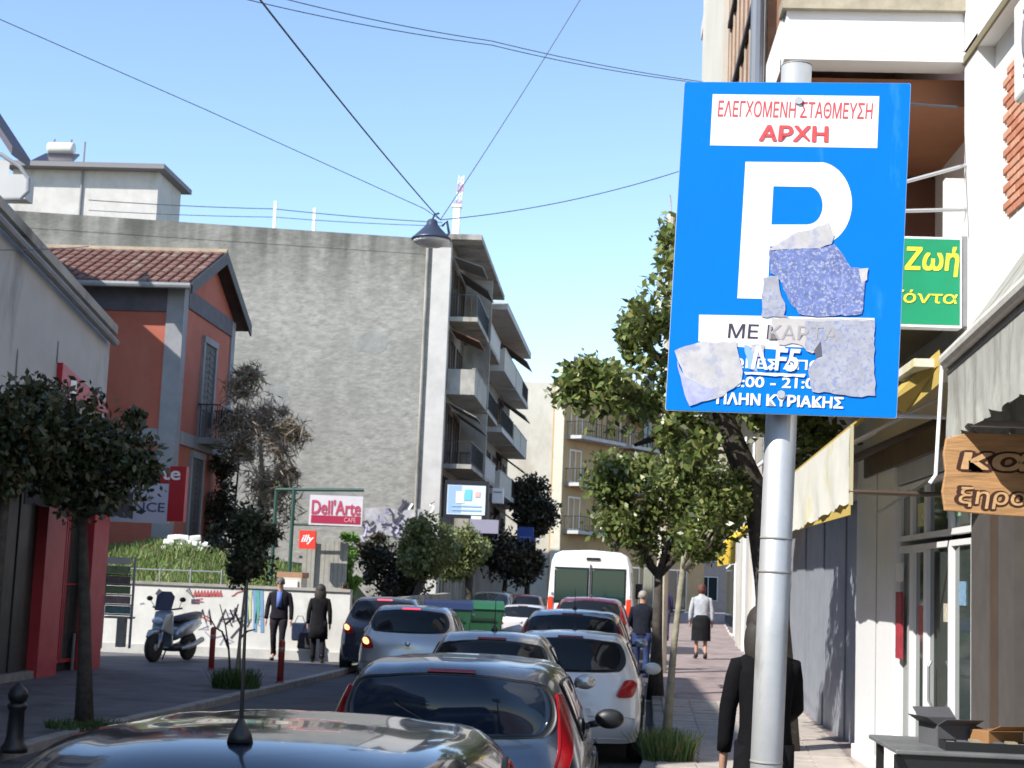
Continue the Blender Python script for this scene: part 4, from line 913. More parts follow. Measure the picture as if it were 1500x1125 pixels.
# brick panel
for j in range(17):
    for i in range(5):
        if j == 0 and i == 0: src = bevel(MB().box(-.012, .012, -.105, .105, -.027, .027).build('brick', brickm, ba), .004, 1); o = src; bd = src.data.copy(); bd.materials[0] = mat('brick_pale', (.58, .30, .20), .85, var=.2, vscale=12)
        else: o = src.copy(); COL.objects.link(o)
        if random.random() < .4: o.data = bd
        o.location = (2.842-ba.location.x, 10.0+i*.222+(j % 2)*.11-ba.location.y, 4.72+j*.066-ba.location.z)
# diagonal cornice line, AC units
pa, pb = atx(1436, 86, 2.84), atx(1472, 0, 2.84)
MB().box(2.72, 2.85, pb.y-3, pa.y, pa.z-.05, pa.z+.06).build('cornice_ledge', white, ba, world=True)
MB().box(2.70, 2.72, pb.y-3, pa.y, pa.z-.06, pa.z-.0).build('drip_line', mat('drip_brown', (.2, .17, .1), .8), ba, world=True)
def ac_unit(y0, y1, z0, z1, lab):
    t = thing('air_conditioner', lab, 'air conditioner', (2.7, (y0+y1)/2, z0))
    bevel(MB().box(2.45, 2.80, y0, y1, z0, z1).build('case', white, t, world=True), .02)
    b = MB()
    for k in range(7): b.box(2.44, 2.452, y0+.1, y1-.25, z0+.08+k*(z1-z0-.15)/7, z0+.1+k*(z1-z0-.15)/7)
    b.build('grille', trimg, t, world=True)
    MB().lathe([(.19, 0), (.19, -.012), (.16, -.014), (.03, -.014)], (0, 0, 0), 16, 'x').build('fan_ring', trimg, t, True).location = (2.448-2.7, 0, (z1-z0)/2)
    b = MB()
    for y in (y0+.1, y1-.14): b.box(2.5, 2.849, y, y+.03, z0-.04, z0-.002)
    b.build('bracket', steel, t, world=True)
ac_unit(8.5, 9.35, 5.0, 5.62, 'upper air conditioner unit on the white wall at the right edge, by the brick panel')
ac_unit(8.3, 9.05, 4.2, 4.68, 'outdoor air conditioner unit low on the white wall above the grey awning')
# building B with overhanging balcony floors
bb = thing('overhang_building', 'white building with overhanging balcony floors above the pavement, behind the parking sign', 'building', (5, 17, .13))
BY0 = 11.9; OX = 1.33
MB().box(XR, 9, BY0+.9, 26, 3.5, 14).build('upper_wall', white, bb, world=True)
MB().box(XR+.0, 9, BY0, BY0+.9, 3.76, 14).build('upper_wall', white, bb, world=True)
for k, z in enumerate((4.55, 7.75, 10.95)):
    MB().box(OX, XR, BY0+.05, 24, z-.22, z).build('balcony_slab', mat('slab_white_worn', (.6, .58, .54), .8, var=.15, stain=((.40, .36, .3), 1.5, .5, .7, 1, 1)), bb, world=True)
zb = at(1300, 93, BY0).z; zt_ = at(1300, 22, BY0).z
MB().box(OX, 2.72, BY0-.06, BY0+.10, zb+.09, zt_).build('parapet_front', white, bb, world=True)
MB().box(OX-.02, 2.74, BY0-.12, BY0+.16, zb-.02, zb+.06).build('parapet_lower_band', white, bb, world=True)
MB().box(OX-.04, 2.74, BY0-.12, BY0+.16, zt_, zt_+.10).build('parapet_cap', mat('cap_dirty', (.36, .32, .24), .85, var=.3, vscale=6), bb, world=True)
MB().box(OX, 2.72, BY0-.02, BY0+.08, zb+.06, zb+.09).build('parapet_joint', mat('joint_brown', (.35, .27, .2), .8), bb, world=True)
MB().box(OX-.02, OX+.10, BY0+.10, 13.2, zb-.02, zt_+.02).build('parapet_side', white, bb, world=True)
MB().box(OX, XR, BY0+.2, 24, zb-.28, zb-.06).build('orange_soffit', orangeb, bb, world=True)
MB().box(OX+.35, XR, 14.2, 14.3, 4.6, zb-.3).build('brown_partition', mat('partition_brown', (.16, .065, .04), .7, var=.2), bb, world=True)
MB().box(2.66, XR, 12.2, 12.3, 4.56, 5.30).build('white_cabinet', white, bb, world=True)
MB().box(OX+.0, OX+.12, 13.3, 18.0, zb-.2, 13).build('rust_screen', rust, bb, world=True)
for k in range(9): MB().box(OX-.02, OX-.002, 13.35+k*.52, 13.41+k*.52, zb-.2, 13).build('screen_batten', mat('batten_cream', (.5, .42, .32), .8, var=.2), bb, world=True)
for z in (7.6, 8.6, 9.6): MB().hexa([(OX-.05, 13.5, z), (OX-.0, 13.5, z), (OX, 17.5, z-.1), (OX-.05, 17.5, z-.1), (OX-.05, 13.5, z+.06), (OX, 13.5, z+.06), (OX, 17.5, z-.04), (OX-.05, 17.5, z-.04)]).build('screen_rail', darkwood, bb, world=True)
MB().box(OX-.06, OX+.3, 18.0, 22.4, zb-.6, 13).build('cream_pier', creamw, bb, world=True)
MB().tube([(OX-.1, 13.22, 4.6), (OX-.1, 13.22, 13)], .06, 10).build('downpipe', mat('pipe_bluegrey', (.16, .18, .22), .5), bb, world=True)
MB().box(OX-.02, OX+.1, 13.35, 22.3, 4.4, 5.2).build('parapet_side', white, bb, world=True)
# ground floor of B: white pilaster, shop window, shutters
MB().box(2.93, 4, 15.75, 18.0, .13, 3.5).build('white_pilaster', whitem, bb, world=True)
MB().box(2.925, 2.94, 16.68, 16.7, .14, 3.49).build('pilaster_seam', trimg, bb, world=True)
MB().box(2.90, 4, 15.7, 18.05, .13, .28).build('plinth', white, bb, world=True)
gf = frame((XR-.02, 12.95, .13), (0, 1, 0))
# framed glass panes Y 12.95 - 15.75 ; n points right (+X)?  built directly instead
def pane(y0, y1, z0, z1, x=3.02, m=glass2, fm=whitem, fw=.05):
    b = MB(); b.box(x-.04, x+.04, y0, y0+fw, z0, z1); b.box(x-.04, x+.04, y1-fw, y1, z0, z1); b.box(x-.04, x+.04, y0+fw, y1-fw, z1-fw, z1); b.box(x-.04, x+.04, y0+fw, y1-fw, z0, z0+fw)
    o = b.build('window', fm, bb, world=True); MB().box(x-.005, x+.005, y0+fw*.9, y1-fw*.9, z0+fw*.9, z1-fw*.9).build('pane', m, o, world=True); return o
for (y0, y1) in ((12.65, 13.45), (13.47, 14.45), (14.47, 15.1), (15.12, 15.72)):
    pane(y0, y1, .3, 2.45, fw=.07 if y0 > 14 else .05); pane(y0, y1, 2.5, 3.05); 
MB().box(2.96, 3.06, 12.62, 15.73, 3.07, 3.49).build('fascia', mat('fascia_bluegrey', (.45, .48, .52), .5, var=.1), bb, world=True)
MB().box(2.98, 3.06, 12.62, 15.73, .13, .29).build('sill', kerb_m, bb, world=True)
MB().box(3.5, 8.6, 12.9, 15.7, .13, 3.5).build('shop_interior', mat('interior_grey', (.05, .05, .055), .8, var=.4, vscale=3), bb, world=True)
MB().box(2.93, 2.955, 15.35, 15.62, 1.35, 2.0).build('poster', mat('poster_red', (.36, .035, .05), .5, var=.3, vscale=8), bb, world=True)
MB().box(2.93, 2.955, 15.35, 15.62, 2.1, 2.28).build('notice', swhite, bb, world=True)
MB().tube([(2.955, 14.05, 1.0), (2.93, 14.05, 1.05), (2.93, 14.05, 1.35), (2.955, 14.05, 1.4)], .012, 8).build('door_handle', alu, bb, world=True)
for (y, z, w_, h_, c) in ((13.6, 1.75, .22, .16, (.55, .5, .4)), (14.7, 1.6, .2, .28, (.5, .1, .08)), (13.0, 1.9, .25, .2, (.2, .35, .5)), (14.6, 2.62, .35, .22, (.6, .62, .3)), (13.2, 2.65, .5, .25, (.25, .45, .3))):
    MB().box(3.008, 3.013, y, y+w_, z, z+h_).build('window_sticker', mat('wsticker_%d' % int(y*10), c, .5, var=.4, vscale=25), bb, world=True)
for k in range(3):
    MB().box(3.18, 3.46, 12.7, 15.6, .75+k*.62, .78+k*.62).build('display_shelf', whitem, bb, world=True)
for i in range(8):
    y0 = 18.1+i*.98; MB().box(3.12+.02*(i % 2), 3.3, y0, y0+.955, .13, 3.45).build('shutter_panel', bluegrey, bb, world=True)
MB().box(3.3, 4, 18.05, 26, .13, 3.5).build('ground_wall', bluegrey, bb, world=True)
MB().box(XR-.1, XR+.1, 18.05, 26, 3.1, 3.5).build('pale_fascia', palegrey, bb, world=True)
# building C and D further
bc = thing('colonnade_building', 'white fronted shop building with slim columns farther along the right pavement', 'building', (6, 36, .13))
xc = lambda y: interp([(24, 3.0), (45, 3.9), (60, 4.9), (80, 7)], y)
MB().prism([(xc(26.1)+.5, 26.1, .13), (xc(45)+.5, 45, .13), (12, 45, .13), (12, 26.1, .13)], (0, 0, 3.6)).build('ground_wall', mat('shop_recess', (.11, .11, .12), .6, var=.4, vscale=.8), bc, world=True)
MB().prism([(xc(26.1)+.0, 26.1, 3.75), (xc(45)+.0, 45, 3.75), (12, 45, 3.75), (12, 26.1, 3.75)], (0, 0, 6.5)).build('upper_wall', mat('pinkish_plaster', (.50, .42, .37), .85, var=.1), bc, world=True)
for i in range(12):
    y0 = 26.4+i*1.62; x0 = xc(y0)
    MB().box(x0, x0+.35, y0, y0+.32, .13, 3.75).build('column', [whitem, creamw, palegrey][i % 3] if i != 5 else mat('maroon', (.16, .02, .03), .5), bc, world=True)
    MB().box(x0+.38, x0+.44, y0+.35, y0+1.55, .3, 3.2).build('glazing', glass2 if i % 2 else mat('door_pale', (.5, .52, .55), .4), bc, world=True)
fcx = frame((xc(26.1), 26.1, 0), (xc(45)-xc(26.1), 18.9, 0))
def back_window(y0, c0, c1, par, X_):
    b = MB(); b.box(X_-.05, X_, y0, y0+1.4, c0, c1); o = b.build('window', white, par, world=True); MB().box(X_-.06, X_-.045, y0+.08, y0+1.32, c0+.08, c1-.08).build('pane', glass, o, world=True)
for k in range(2):
    for y0 in (28, 32, 36, 40): back_window(y0, 4.6+k*3, 6.6+k*3, bc, xc(y0)-.02)
yb = thing('yellow_awning', 'bright yellow shop awning seen through the leaves beside the sign pole', 'awning', (2.9, 27, 2.7))
MB().hexa([(xc(27), 26.2, 3.5), (xc(27), 30, 3.5), (2.25, 30, 2.75), (2.25, 26.2, 2.75), (xc(27), 26.2, 3.55), (xc(27), 30, 3.55), (2.25, 30, 2.8), (2.25, 26.2, 2.8)]).build('cloth', mat('yellow_bright', (.85, .60, .05), .7, trans=.3), yb, world=True)
MB().box(2.23, 2.25, 26.2, 30, 2.4, 2.8).build('valance', MATS['yellow_bright'], yb, world=True)
bd_ = thing('pale_building', 'pale building with plain windows closing the right row beyond the trees', 'building', (9, 60, .13))
MB().prism([(xc(45)+.1, 45.1, 0), (xc(60), 60, 0), (xc(80), 80, 0), (16, 80, 0), (16, 45.1, 0)], (0, 0, 9)).build('wall', palegrey, bd_, world=True)
for k in range(3):
    for y0 in (46.5, 50, 53.5, 57): back_window(y0, .6+k*3, 2.8+k*3, bd_, xc(y0+.7)-.03)
# ---- grey awning 1 with signboard
a1 = thing('grey_awning', 'dirty grey fabric awning with a scalloped valance over the dark shop at the right edge', 'awning', (2.3, 9, 3.1))
AX0, AX1, AY0, AY1, AZ = 2.12, 2.34, 7.0, 10.5, 3.56
def axp(y): return AX0+(AX1-AX0)*(y-AY0)/(AY1-AY0)
b = MB(); b.hexa([(axp(AY0)-.03, AY0, AZ), (2.85, AY0, 4.35), (2.85, AY1, 4.35), (axp(AY1)-.03, AY1, AZ), (axp(AY0)-.03, AY0, AZ+.02), (2.85, AY0, 4.37), (2.85, AY1, 4.37), (axp(AY1)-.03, AY1, AZ+.02)]); b.build('top_cloth', fabg, a1, world=True)
MB().tube([(axp(AY0)-.04, AY0, AZ), (axp(AY1)-.04, AY1, AZ)], .055, 12).build('front_tube', mat('tube_pale', (.66, .64, .58), .5, var=.2, vscale=6), a1, world=True)
MB().tube([(axp(AY0)-.02, AY0, AZ-.09), (axp(AY1)-.02, AY1, AZ-.09)], .02, 6).build('painted_shadow_line', black, a1, world=True)  # black tube standing in for the shadow line under the front tube
b = MB(); n = 56; V = []
for i in range(n+1):
    y = AY0+(AY1-AY0)*i/n
    for j in range(7):
        t_ = j/6; z = AZ-.1-.42*t_-(.035*abs(math.sin(y*8.5)) if j == 6 else 0); V.append((axp(y)-.03+.018*math.sin(y*23+t_*2)*t_+.012*math.sin(y*9)*t_, y, z))
b.add(V, [(i*7+j, i*7+j+1, (i+1)*7+j+1, (i+1)*7+j) for i in range(n) for j in range(6)]); b.build('valance', fabg, a1, world=True, smooth_=True)
b = MB(); V = []
for i in range(13):
    x = AX1-.03+(2.85-AX1+.03)*i/12; zt2 = AZ+(4.35-AZ)*i/12; V += [(x, AY1+.01*math.sin(i*2), AZ-.5-.03*math.sin(i*1.3)), (x, AY1, zt2)]
b.add(V, [(2*i, 2*i+1, 2*i+3, 2*i+2) for i in range(12)]); b.build('side_cloth', fabg, a1, world=True)
MB().tube([(AX1-.06, AY1+.04, AZ-.02), (AX1-.1, AY1+.04, 2.78), (AX1-.14, AY1+.04, 2.72)], .014, 6).build('cord_bar', whitem, a1, world=True)
MB().tube([(AX1, AY1-.3, 3.1), (2.9, AY1-.3, 3.1)], .022, 8).build('arm', alu, a1, world=True)
# wood signboard (faces the camera) hanging from the awning
SY = 9.95
ws = thing('wooden_signboard', 'hanging wooden signboard with burnt brown lettering under the grey awning', 'sign', at(1470, 752, SY))
ya = [(1386, 642), (1420, 633), (1470, 636), (1560, 634), (1680, 640)]; yb_ = [(1680, 758), (1600, 756), (1540, 760), (1500, 757), (1450, 754), (1420, 751), (1384, 748), (1380, 720), (1385, 690), (1382, 665)]
P = [at(x, y, SY) for x, y in ya+yb_]
bevel(MB().prism([Vector((p.x, SY, p.z)) for p in P], (0, .035, 0)).build('board', woodS, ws, world=True), .006)
def etext(s_, x0, y0, x1, y1, Y, parent, par_m=(woodD, woodS), bold=(.11, .035), shear=.12, name='lettering'):
    O = at(x0, y1, Y); Rv = at(x1, y1, Y)-O; Uv = at(x0, y0, Y)-O; Rv.z = 0; Uv.x = 0; Rv.y = 0; Uv.y = 0
    m1 = Rv*.012; text(s_, O-Rv*.025-Uv*.07, Rv*1.05, Uv*1.14, (0, -1, 0), par_m[0], parent, 'letter_outline', bold[0], .002, shear); text(s_, O, Rv, Uv, (0, -1, 0), mat('letter_wood', (.60, .37, .18), .7, var=.2, vscale=30), parent, name, bold[1], .007, shear)
etext('καφές', 1407, 653, 1668, 696, SY, ws, bold=(.10, .03))
etext('ξηροί καρποί', 1404, 712, 1672, 744, SY, ws, bold=(.08, .012))
for x in (1420, 1600): MB().tube([at(x, 636, SY+.02), at(x, 600, SY+.02)], .006, 6).build('hanger', steel, ws, world=True)
# ---- cream/yellow awning 2 (13.2 - 17.2)
a2 = thing('cream_awning', 'cream and yellow stained awning with a long pale valance right of the sign pole', 'awning', (2.1, 15, 2.7))
BX = 2.08; B0, B1 = 13.2, 17.4
zf = at(1235, 626, B0).z
def bz_(y): return zf-.03*(y-B0)
b = MB(); V = []
for i in range(31):
    y = B0+(B1-B0)*i/30
    for j in range(5): V.append((BX+.02*math.sin(y*6+j)*j/4, y, bz_(y)-.62*j/4-(.03*abs(math.sin(y*9)) if j == 4 else 0)))
b.add(V, [(i*5+j, i*5+j+1, (i+1)*5+j+1, (i+1)*5+j) for i in range(30) for j in range(4)]); b.build('valance', fabw, a2, world=True, smooth_=True)
b = MB(); b.hexa([(BX, B0, zf), (3.0, B0, 4.1), (3.0, B1, 3.98), (BX, B1, bz_(B1)), (BX, B0, zf+.02), (3.0, B0, 4.12), (3.0, B1, 4.0), (BX, B1, bz_(B1)+.02)]); b.build('top_cloth', yellowf, a2, world=True)
MB().box(BX-.0, BX+.03, B0-.02, B0+.02, zf-.66, zf+.02).build('end_post', mat('post_yellowish', (.5, .46, .3), .6), a2, world=True)
MB().tube([(BX, B0, at(1300, 722, B0).z), (3.0, B0, at(1300, 722, B0).z)], .022, 8).build('side_bar', brown, a2, world=True)
MB().tube([(BX, B0-.02, at(1300, 609, B0).z), (3.0, B0-.02, at(1300, 609, B0).z)], .018, 8).build('top_bar', whitem, a2, world=True)
for k in range(3):
    MB().tube([(BX+.05, B0+.3+k*1.6, zf-.25), (2.95, B0+.3+k*1.6, zf+.15)], .03, 8).build('folding_arm', brown, a2, world=True)
    MB().tube([(BX+.05, B0+.5+k*1.6, zf-.1), (2.95, B0+.5+k*1.6, zf+.35)], .012, 6).build('stay', whitem, a2, world=True)
MB().box(2.90, 2.99, B0, B1, 3.25, 3.48).build('cassette', brown, a2, world=True)
MB().tube([at(1285, 752, 14.2), at(1385, 690, 14.2)], .012, 6).build('strut', steel, a2, world=True)
MB().box(BX+.02, BX+.03, B0+.1, B1-.1, zf-.74, zf-.60).build('yellow_hem', yellowf, a2, world=True)
# yellow beam / awning between (far edge of another awning top)
a3 = thing('yellow_awning', 'folded mustard yellow awning cassette behind the lower right corner of the parking sign', 'awning', (2.3, 12, 3.4))
MB().hexa([at(1376, 535, 11), at(1340, 570, 11.9)+Vector((0, 0, -.05)), at(1325, 605, 11.9), at(1378, 560, 11), at(1376, 512, 11), at(1310, 572, 11.9), at(1300, 592, 11.9), at(1382, 538, 11)]).build('cassette', yellowf, a3, world=True)
MB().box(2.2, 2.98, 11.1, 11.9, 3.60, 3.66).build('cloth', fabw, a3, world=True)
# ---- green shop sign
GY = 11.7
gsn = thing('green_shop_sign', 'green projecting shop sign with yellow handwritten lettering beside the parking sign', 'sign', at(1340, 478, GY))
rect(1238, 346, 1409, 478, GY, .14, 'case', whitem, gsn); rect(1241, 349, 1406, 474, GY-.004, .004, 'face', green_s, gsn)
rect(1409, 346, 1418, 478, GY+.01, .12, 'edge', trimg, gsn)
def gtext(s_, x0, y0, x1, y1, Y, m, parent, bold, shear=0): ptext(s_, x0, y0, x1, y1, Y, m, parent, bold, shear)
gtext('Ζωή', 1325, 360, 1405, 404, GY-.006, yellow, gsn, .035, .12)
gtext('προϊόντα', 1250, 422, 1403, 446, GY-.006, yellow, gsn, .012, .1)
for (y_, y2) in ((265, 235), (306, 306)):
    MB().tube([at(1320, y_+3, GY+.05), at(1440, y2, GY+.05)], .016, 8).build('bracket_arm', alu, gsn, world=True)
# ---- stall with goods outside the dark shop
st = thing('stall_table', 'dark low stall table outside the shop in the lower right corner', 'table', (2.6, 11.0, .14))
TZ = .95
bevel(MB().box(1.98, 3.25, 10.5, 11.55, TZ-.03, TZ).build('tabletop', mat('table_grey', (.16, .165, .165), .4, var=.25), st, world=True), .008)
MB().box(2.02, 3.2, 10.53, 10.56, TZ-.16, TZ-.032).build('apron', black, st, world=True)
for (x, y) in ((2.03, 10.56), (3.15, 10.56), (2.03, 11.48), (3.15, 11.48)): MB().box(x, x+.05, y, y+.05, .14, TZ-.032).build('leg', black, st, world=True)
for k in range(3): MB().hexa([(1.975-.0, 10.52+k*.02, TZ-.12-k*.05), (2.015, 10.52, TZ-.12-k*.05), (2.10, 10.5, TZ-.3), (2.05, 10.5, TZ-.3), (1.97, 10.52, TZ-.03), (2.015, 10.52, TZ-.03), (2.12, 10.5, TZ-.24), (2.08, 10.5, TZ-.24)]).build('cloth_fold', black, st, world=True)
bx = thing('open_carton', 'grey open carton with dark flaps standing on the stall table', 'box', (2.42, 11.0, TZ), R(18)); bx.scale = (.72, .72, .72)
cg = mat('carton_grey', (.10, .10, .11), .6, var=.2)
b = MB(); b.box(-.2, .2, -.18, -.17, 0, .2); b.box(-.2, .2, .17, .18, 0, .24); b.box(-.2, -.19, -.17, .17, 0, .2); b.box(.19, .2, -.17, .17, 0, .2); b.box(-.19, .19, -.17, .17, 0, .01); b.build('box_body', cg, bx)
for nm, h in (('flap', [(-.2, -.18, .2), (.2, -.18, .2), (.22, -.3, .26), (-.18, -.3, .26)]), ('flap', [(-.2, .18, .24), (.2, .18, .24), (.2, .30, .33), (-.2, .30, .33)]), ('flap', [(.2, -.17, .2), (.2, .17, .2), (.38, .19, .13), (.38, -.19, .13)]), ('flap', [(-.2, -.17, .2), (-.2, .17, .2), (-.32, .17, .27), (-.32, -.17, .27)])):
    b = MB(); b.prism(h, (0, 0, .006)); b.build(nm, cg if nm == 'flap' and h[0][0] < 0 and h[1][0] > 0 else black, bx)
bx = thing('brown_carton', 'tipped brown cardboard box right of the grey carton on the stall table', 'box', (2.72, 10.85, TZ), R(24)); bx.scale = (.85, .85, .85)
b = MB(); b.box(-.17, .17, -.12, .12, 0, .15); bevel(b.build('box_body', mat('cardboard', (.30, .15, .06), .8, var=.2), bx), .006)
MB().prism([(-.17, -.12, .152), (.17, -.12, .152), (.2, -.24, .2), (-.15, -.24, .2)], (0, 0, .005)).build('flap', MATS['cardboard'], bx)
bx = thing('dark_basket', 'low black tray of packets in front of the cartons on the stall table', 'tray', (2.62, 10.68, TZ))
b = MB(); b.box(-.3, .3, -.1, .1, 0, .012); b.box(-.3, .3, -.1, -.09, .012, .06); b.box(-.3, .3, .09, .1, .012, .06); b.box(-.3, -.29, -.09, .09, .012, .06); b.box(.29, .3, -.09, .09, .012, .06); b.build('tray_body', black, bx)
for i in range(7): MB().box(-.27+i*.078, -.21+i*.078, -.07, .07, .013, .05+.01*(i % 3)).build('packet', mat('packet_%d' % (i % 3), [(.3, .28, .26), (.12, .13, .16), (.35, .3, .2)][i % 3], .5), bx)
# pale concrete pole behind the sign's left edge
pp = at(982, 420, 30); o = thing('utility_pole', 'slender pale pole rising behind the left edge of the parking sign', 'pole', (pp.x, 30, .3))
MB().tube([(pp.x, 30, .3), at(984, 315, 30)], [.12, .09], 10).build('shaft', mat('pole_pale', (.5, .46, .38), .85, var=.2), o, world=True)
MB().tube([at(984, 318, 30), at(981, 285, 30)], .02, 6).build('spike', steel, o, world=True)
MB().box(pp.x-.2, pp.x+.2, 29.9, 30.0, at(984, 345, 30).z, at(984, 340, 30).z).build('crossarm', brown, o, world=True)
# ================================================================== PARKING SIGN
ps = thing('parking_sign', 'blue parking sign with a white P and torn stickers on a galvanised pole', 'sign', (0, 0, 0))
PYc = 4.20
pb0, pt0 = at(1123, 1110, PYc), at(1167, 98, PYc)
dpl = (pt0-pb0).normalized(); base_p = pb0-dpl*((pb0.z-.14)/dpl.z)
ps.location = base_p
MB().tube([base_p, pt0], .0425, 24).build('pole', steel, ps, world=True, smooth_=True)
MB().lathe([(.043, 0), (.043, .004), (.02, .012)], tuple(pt0-base_p), 20).build('pole_cap', mat('cap_grey', (.3, .3, .3), .5), ps, True)
bevel(MB().box(base_p.x-.1, base_p.x+.1, base_p.y-.1, base_p.y+.1, .14, .15).build('base_plate', steel, ps, world=True), .003)
for z in (.55, 1.5, 2.0, 2.09):
    q = base_p+dpl*((z-.14)/dpl.z); MB().tube([q, q+dpl*.006], .0440, 24).build('pole_seam', mat('seam_grey', (.25, .24, .22), .6), ps, world=True, smooth_=True)
YLf, YRt = 4.125, 4.085
TL, TR_, BR, BL = at(1003, 120, YLf), at(1334, 122, YRt), at(1313, 612, YRt), at(975, 600, YLf)
def onplane(px, py, off=0.0):
    d = ray(px, py); k = (TL-CAM).dot(SN)/d.dot(SN); return CAM+d*k+SN*off
SN = ((BR-TL).cross(TR_-BL)).normalized()
if SN.y > 0: SN = -SN
def splate(poly, off0, off1, name, m, parent):
    P = [onplane(x, y, off0) for x, y in poly]; b = MB(); b.prism(P, SN*(off1-off0)); return b.build(name, m, parent, world=True)
# rounded plate
def rpoly(c, r=4, n=5):
    out = []; k = len(c)
    for i in range(k):
        p0, p1, p2 = Vector(c[i-1]), Vector(c[i]), Vector(c[(i+1) % k]); a = p1+(p0-p1).normalized()*r; b = p1+(p2-p1).normalized()*r
        for j in range(n+1):
            t_ = j/n; q = a*(1-t_)**2+p1*2*t_*(1-t_)+b*t_*t_; out.append((q.x, q.y))
    return out
plate = splate(rpoly([(1003, 120), (1334, 122), (1313, 612), (975, 600)]), -.004, 0, 'plate', [sblue], ps)
splate(rpoly([(1002, 119), (1335, 121), (1314, 613), (974, 601)]), -.006, -.0045, 'plate_back', alu, ps)
def stext(s_, c, m, bold, off=.0012, shear=0, name='lettering'):
    """c: TL,TR,BR,BL pixel corners"""
    UV, F = text_mb(s_, bold, shear); V = []
    for a, b, l in UV:
        x = (1-b)*((1-a)*c[3][0]+a*c[2][0])+b*((1-a)*c[0][0]+a*c[1][0]); y = (1-b)*((1-a)*c[3][1]+a*c[2][1])+b*((1-a)*c[0][1]+a*c[1][1]); V.append(onplane(x, y, off+l*.00015))
    b = MB(); b.add(V, F); return b.build(name, m, plate, world=True)
splate([(1044, 138), (1288, 141), (1285, 217), (1040, 213)], .0003, .0008, 'top_panel', swhite, plate)
stext('ΕΛΕΓΧΟΜΕΝΗ ΣΤΑΘΜΕΥΣΗ', [(1053, 147), (1279, 151), (1277, 175), (1051, 171)], sred, .012)
stext('ΑΡΧΗ', [(1114, 183), (1214, 185), (1213, 209), (1111, 207)], sred, .04)
# the P
def P_poly():
    outer = [(1088, 438), (1094, 237)]
    out = [(1092, 237), (1200, 238)]
    cx, cy, rx, ry = 1198, 298, 50, 61
    for i in range(1, 24):
        a = -math.pi/2+math.pi*i/24; out.append((cx+rx*math.cos(a), cy+ry*math.sin(a)))
    out += [(1196, 360), (1128, 361), (1124, 438), (1080, 437)]
    inn = [(1133, 273), (1185, 274)]
    cx, cy, rx, ry = 1184, 301, 21, 27.5
    for i in range(1, 16):
        a = -math.pi/2+math.pi*i/16; inn.append((cx+rx*math.cos(a), cy+ry*math.sin(a)))
    inn += [(1182, 329), (1130, 329)]
    return out, inn
po, pi_ = P_poly()
cu = bmesh.new()
def fill_poly(outer, inner, off):
    from mathutils.geometry import tessellate_polygon
    A_ = [Vector((x, y, 0)) for x, y in outer]; B_ = [Vector((x, y, 0)) for x, y in inner]
    tri = tessellate_polygon([A_, B_] if B_ else [A_]); b = MB(); b.add([onplane(p.x, p.y, off) for p in A_+B_], tri); return b
fill_poly(po, pi_, .0008).build('letter_p', swhite, plate, world=True)
splate([(1024, 461), (1281, 466), (1279, 513), (1150, 508), (1150, 513), (1080, 508), (1023, 500)], .0003, .0008, 'lower_panel', swhite, plate)
stext('ΜΕ ΚΑΡΤΑ', [(1068, 474), (1228, 479), (1226, 500), (1066, 495)], sblk, .015)
stext('8:00 - 21:00', [(1072, 551), (1208, 554), (1207, 570), (1071, 567)], swhite, .03)
stext('ΩΡΕΣ ΑΠΟ', [(1072, 524), (1204, 528), (1203, 543), (1071, 539)], swhite, .03)
stext('ΠΛΗΝ ΚΥΡΙΑΚΗΣ', [(1050, 574), (1236, 582), (1235, 599), (1049, 592)], swhite, .04)
def jag(poly, amp=1.6, step=9, seed=1):
    rg = random.Random(seed); out = []
    for i in range(len(poly)):
        a, b = Vector(poly[i]), Vector(poly[(i+1) % len(poly)]); n = max(1, int((b-a).length/step))
        for j in range(n):
            q = a.lerp(b, j/n); out.append((q.x+(rg.uniform(-amp, amp) if j else 0), q.y+(rg.uniform(-amp, amp) if j else 0)))
    return out
def sticker(poly, m, o, seed, amp=1.6):
    b = fill_poly(jag(poly, amp, 8, seed), [], o+.0018); return b.build('torn_sticker', m, plate, world=True)
sticker([(1125, 366), (1160, 344), (1190, 336), (1214, 326), (1222, 345), (1218, 358), (1200, 364), (1130, 367)], stick1, .0016, 1)
sticker([(1126, 367), (1200, 364), (1222, 358), (1236, 375), (1246, 392), (1272, 393), (1266, 425), (1262, 460), (1205, 464), (1170, 460), (1155, 440), (1142, 410), (1128, 400)], stick2, .0016, 2)
sticker([(1258, 394), (1272, 393), (1270, 410), (1262, 416)], stick1, .0020, 3)
sticker([(1118, 408), (1140, 404), (1142, 425), (1150, 445), (1148, 462), (1160, 466), (1115, 464), (1116, 440)], stick3, .0018, 4)
sticker([(1180, 470), (1281, 470), (1280, 520), (1282, 580), (1262, 582), (1190, 574), (1184, 540), (1204, 515), (1180, 512)], stick3, .0020, 5)
sticker([(1130, 466), (1280, 468), (1279, 514), (1202, 512), (1190, 518), (1168, 504), (1140, 505)], mat('sticker_film', (.50, .47, .46), .6, var=.12, vscale=16), .0018, 6)
stext('ΚΑΡΤΑ', [(1127, 476), (1228, 479), (1226, 500), (1125, 497)], mat('ink_faded', (.36, .34, .34), .6), .012, .0042)
sticker([(988, 514), (1030, 500), (1050, 503), (1079, 500), (1082, 520), (1088, 545), (1086, 560), (1060, 580), (1012, 595), (1003, 575), (1004, 555)], stick1, .0020, 7)
sticker([(992, 528), (1004, 552), (1028, 566), (1048, 572), (1040, 584), (1010, 595), (1001, 570)], mat('sticker_lilac2', (.40, .42, .68), .8, var=.3, vscale=40), .0023, 8)
sticker([(1100, 505), (1120, 505), (1119, 522), (1104, 524)], stick1, .0019, 9)
sticker([(1090, 505), (1098, 507), (1110, 545), (1096, 540)], mat('sticker_blue2', (.25, .42, .8), .6), .0021, 10)
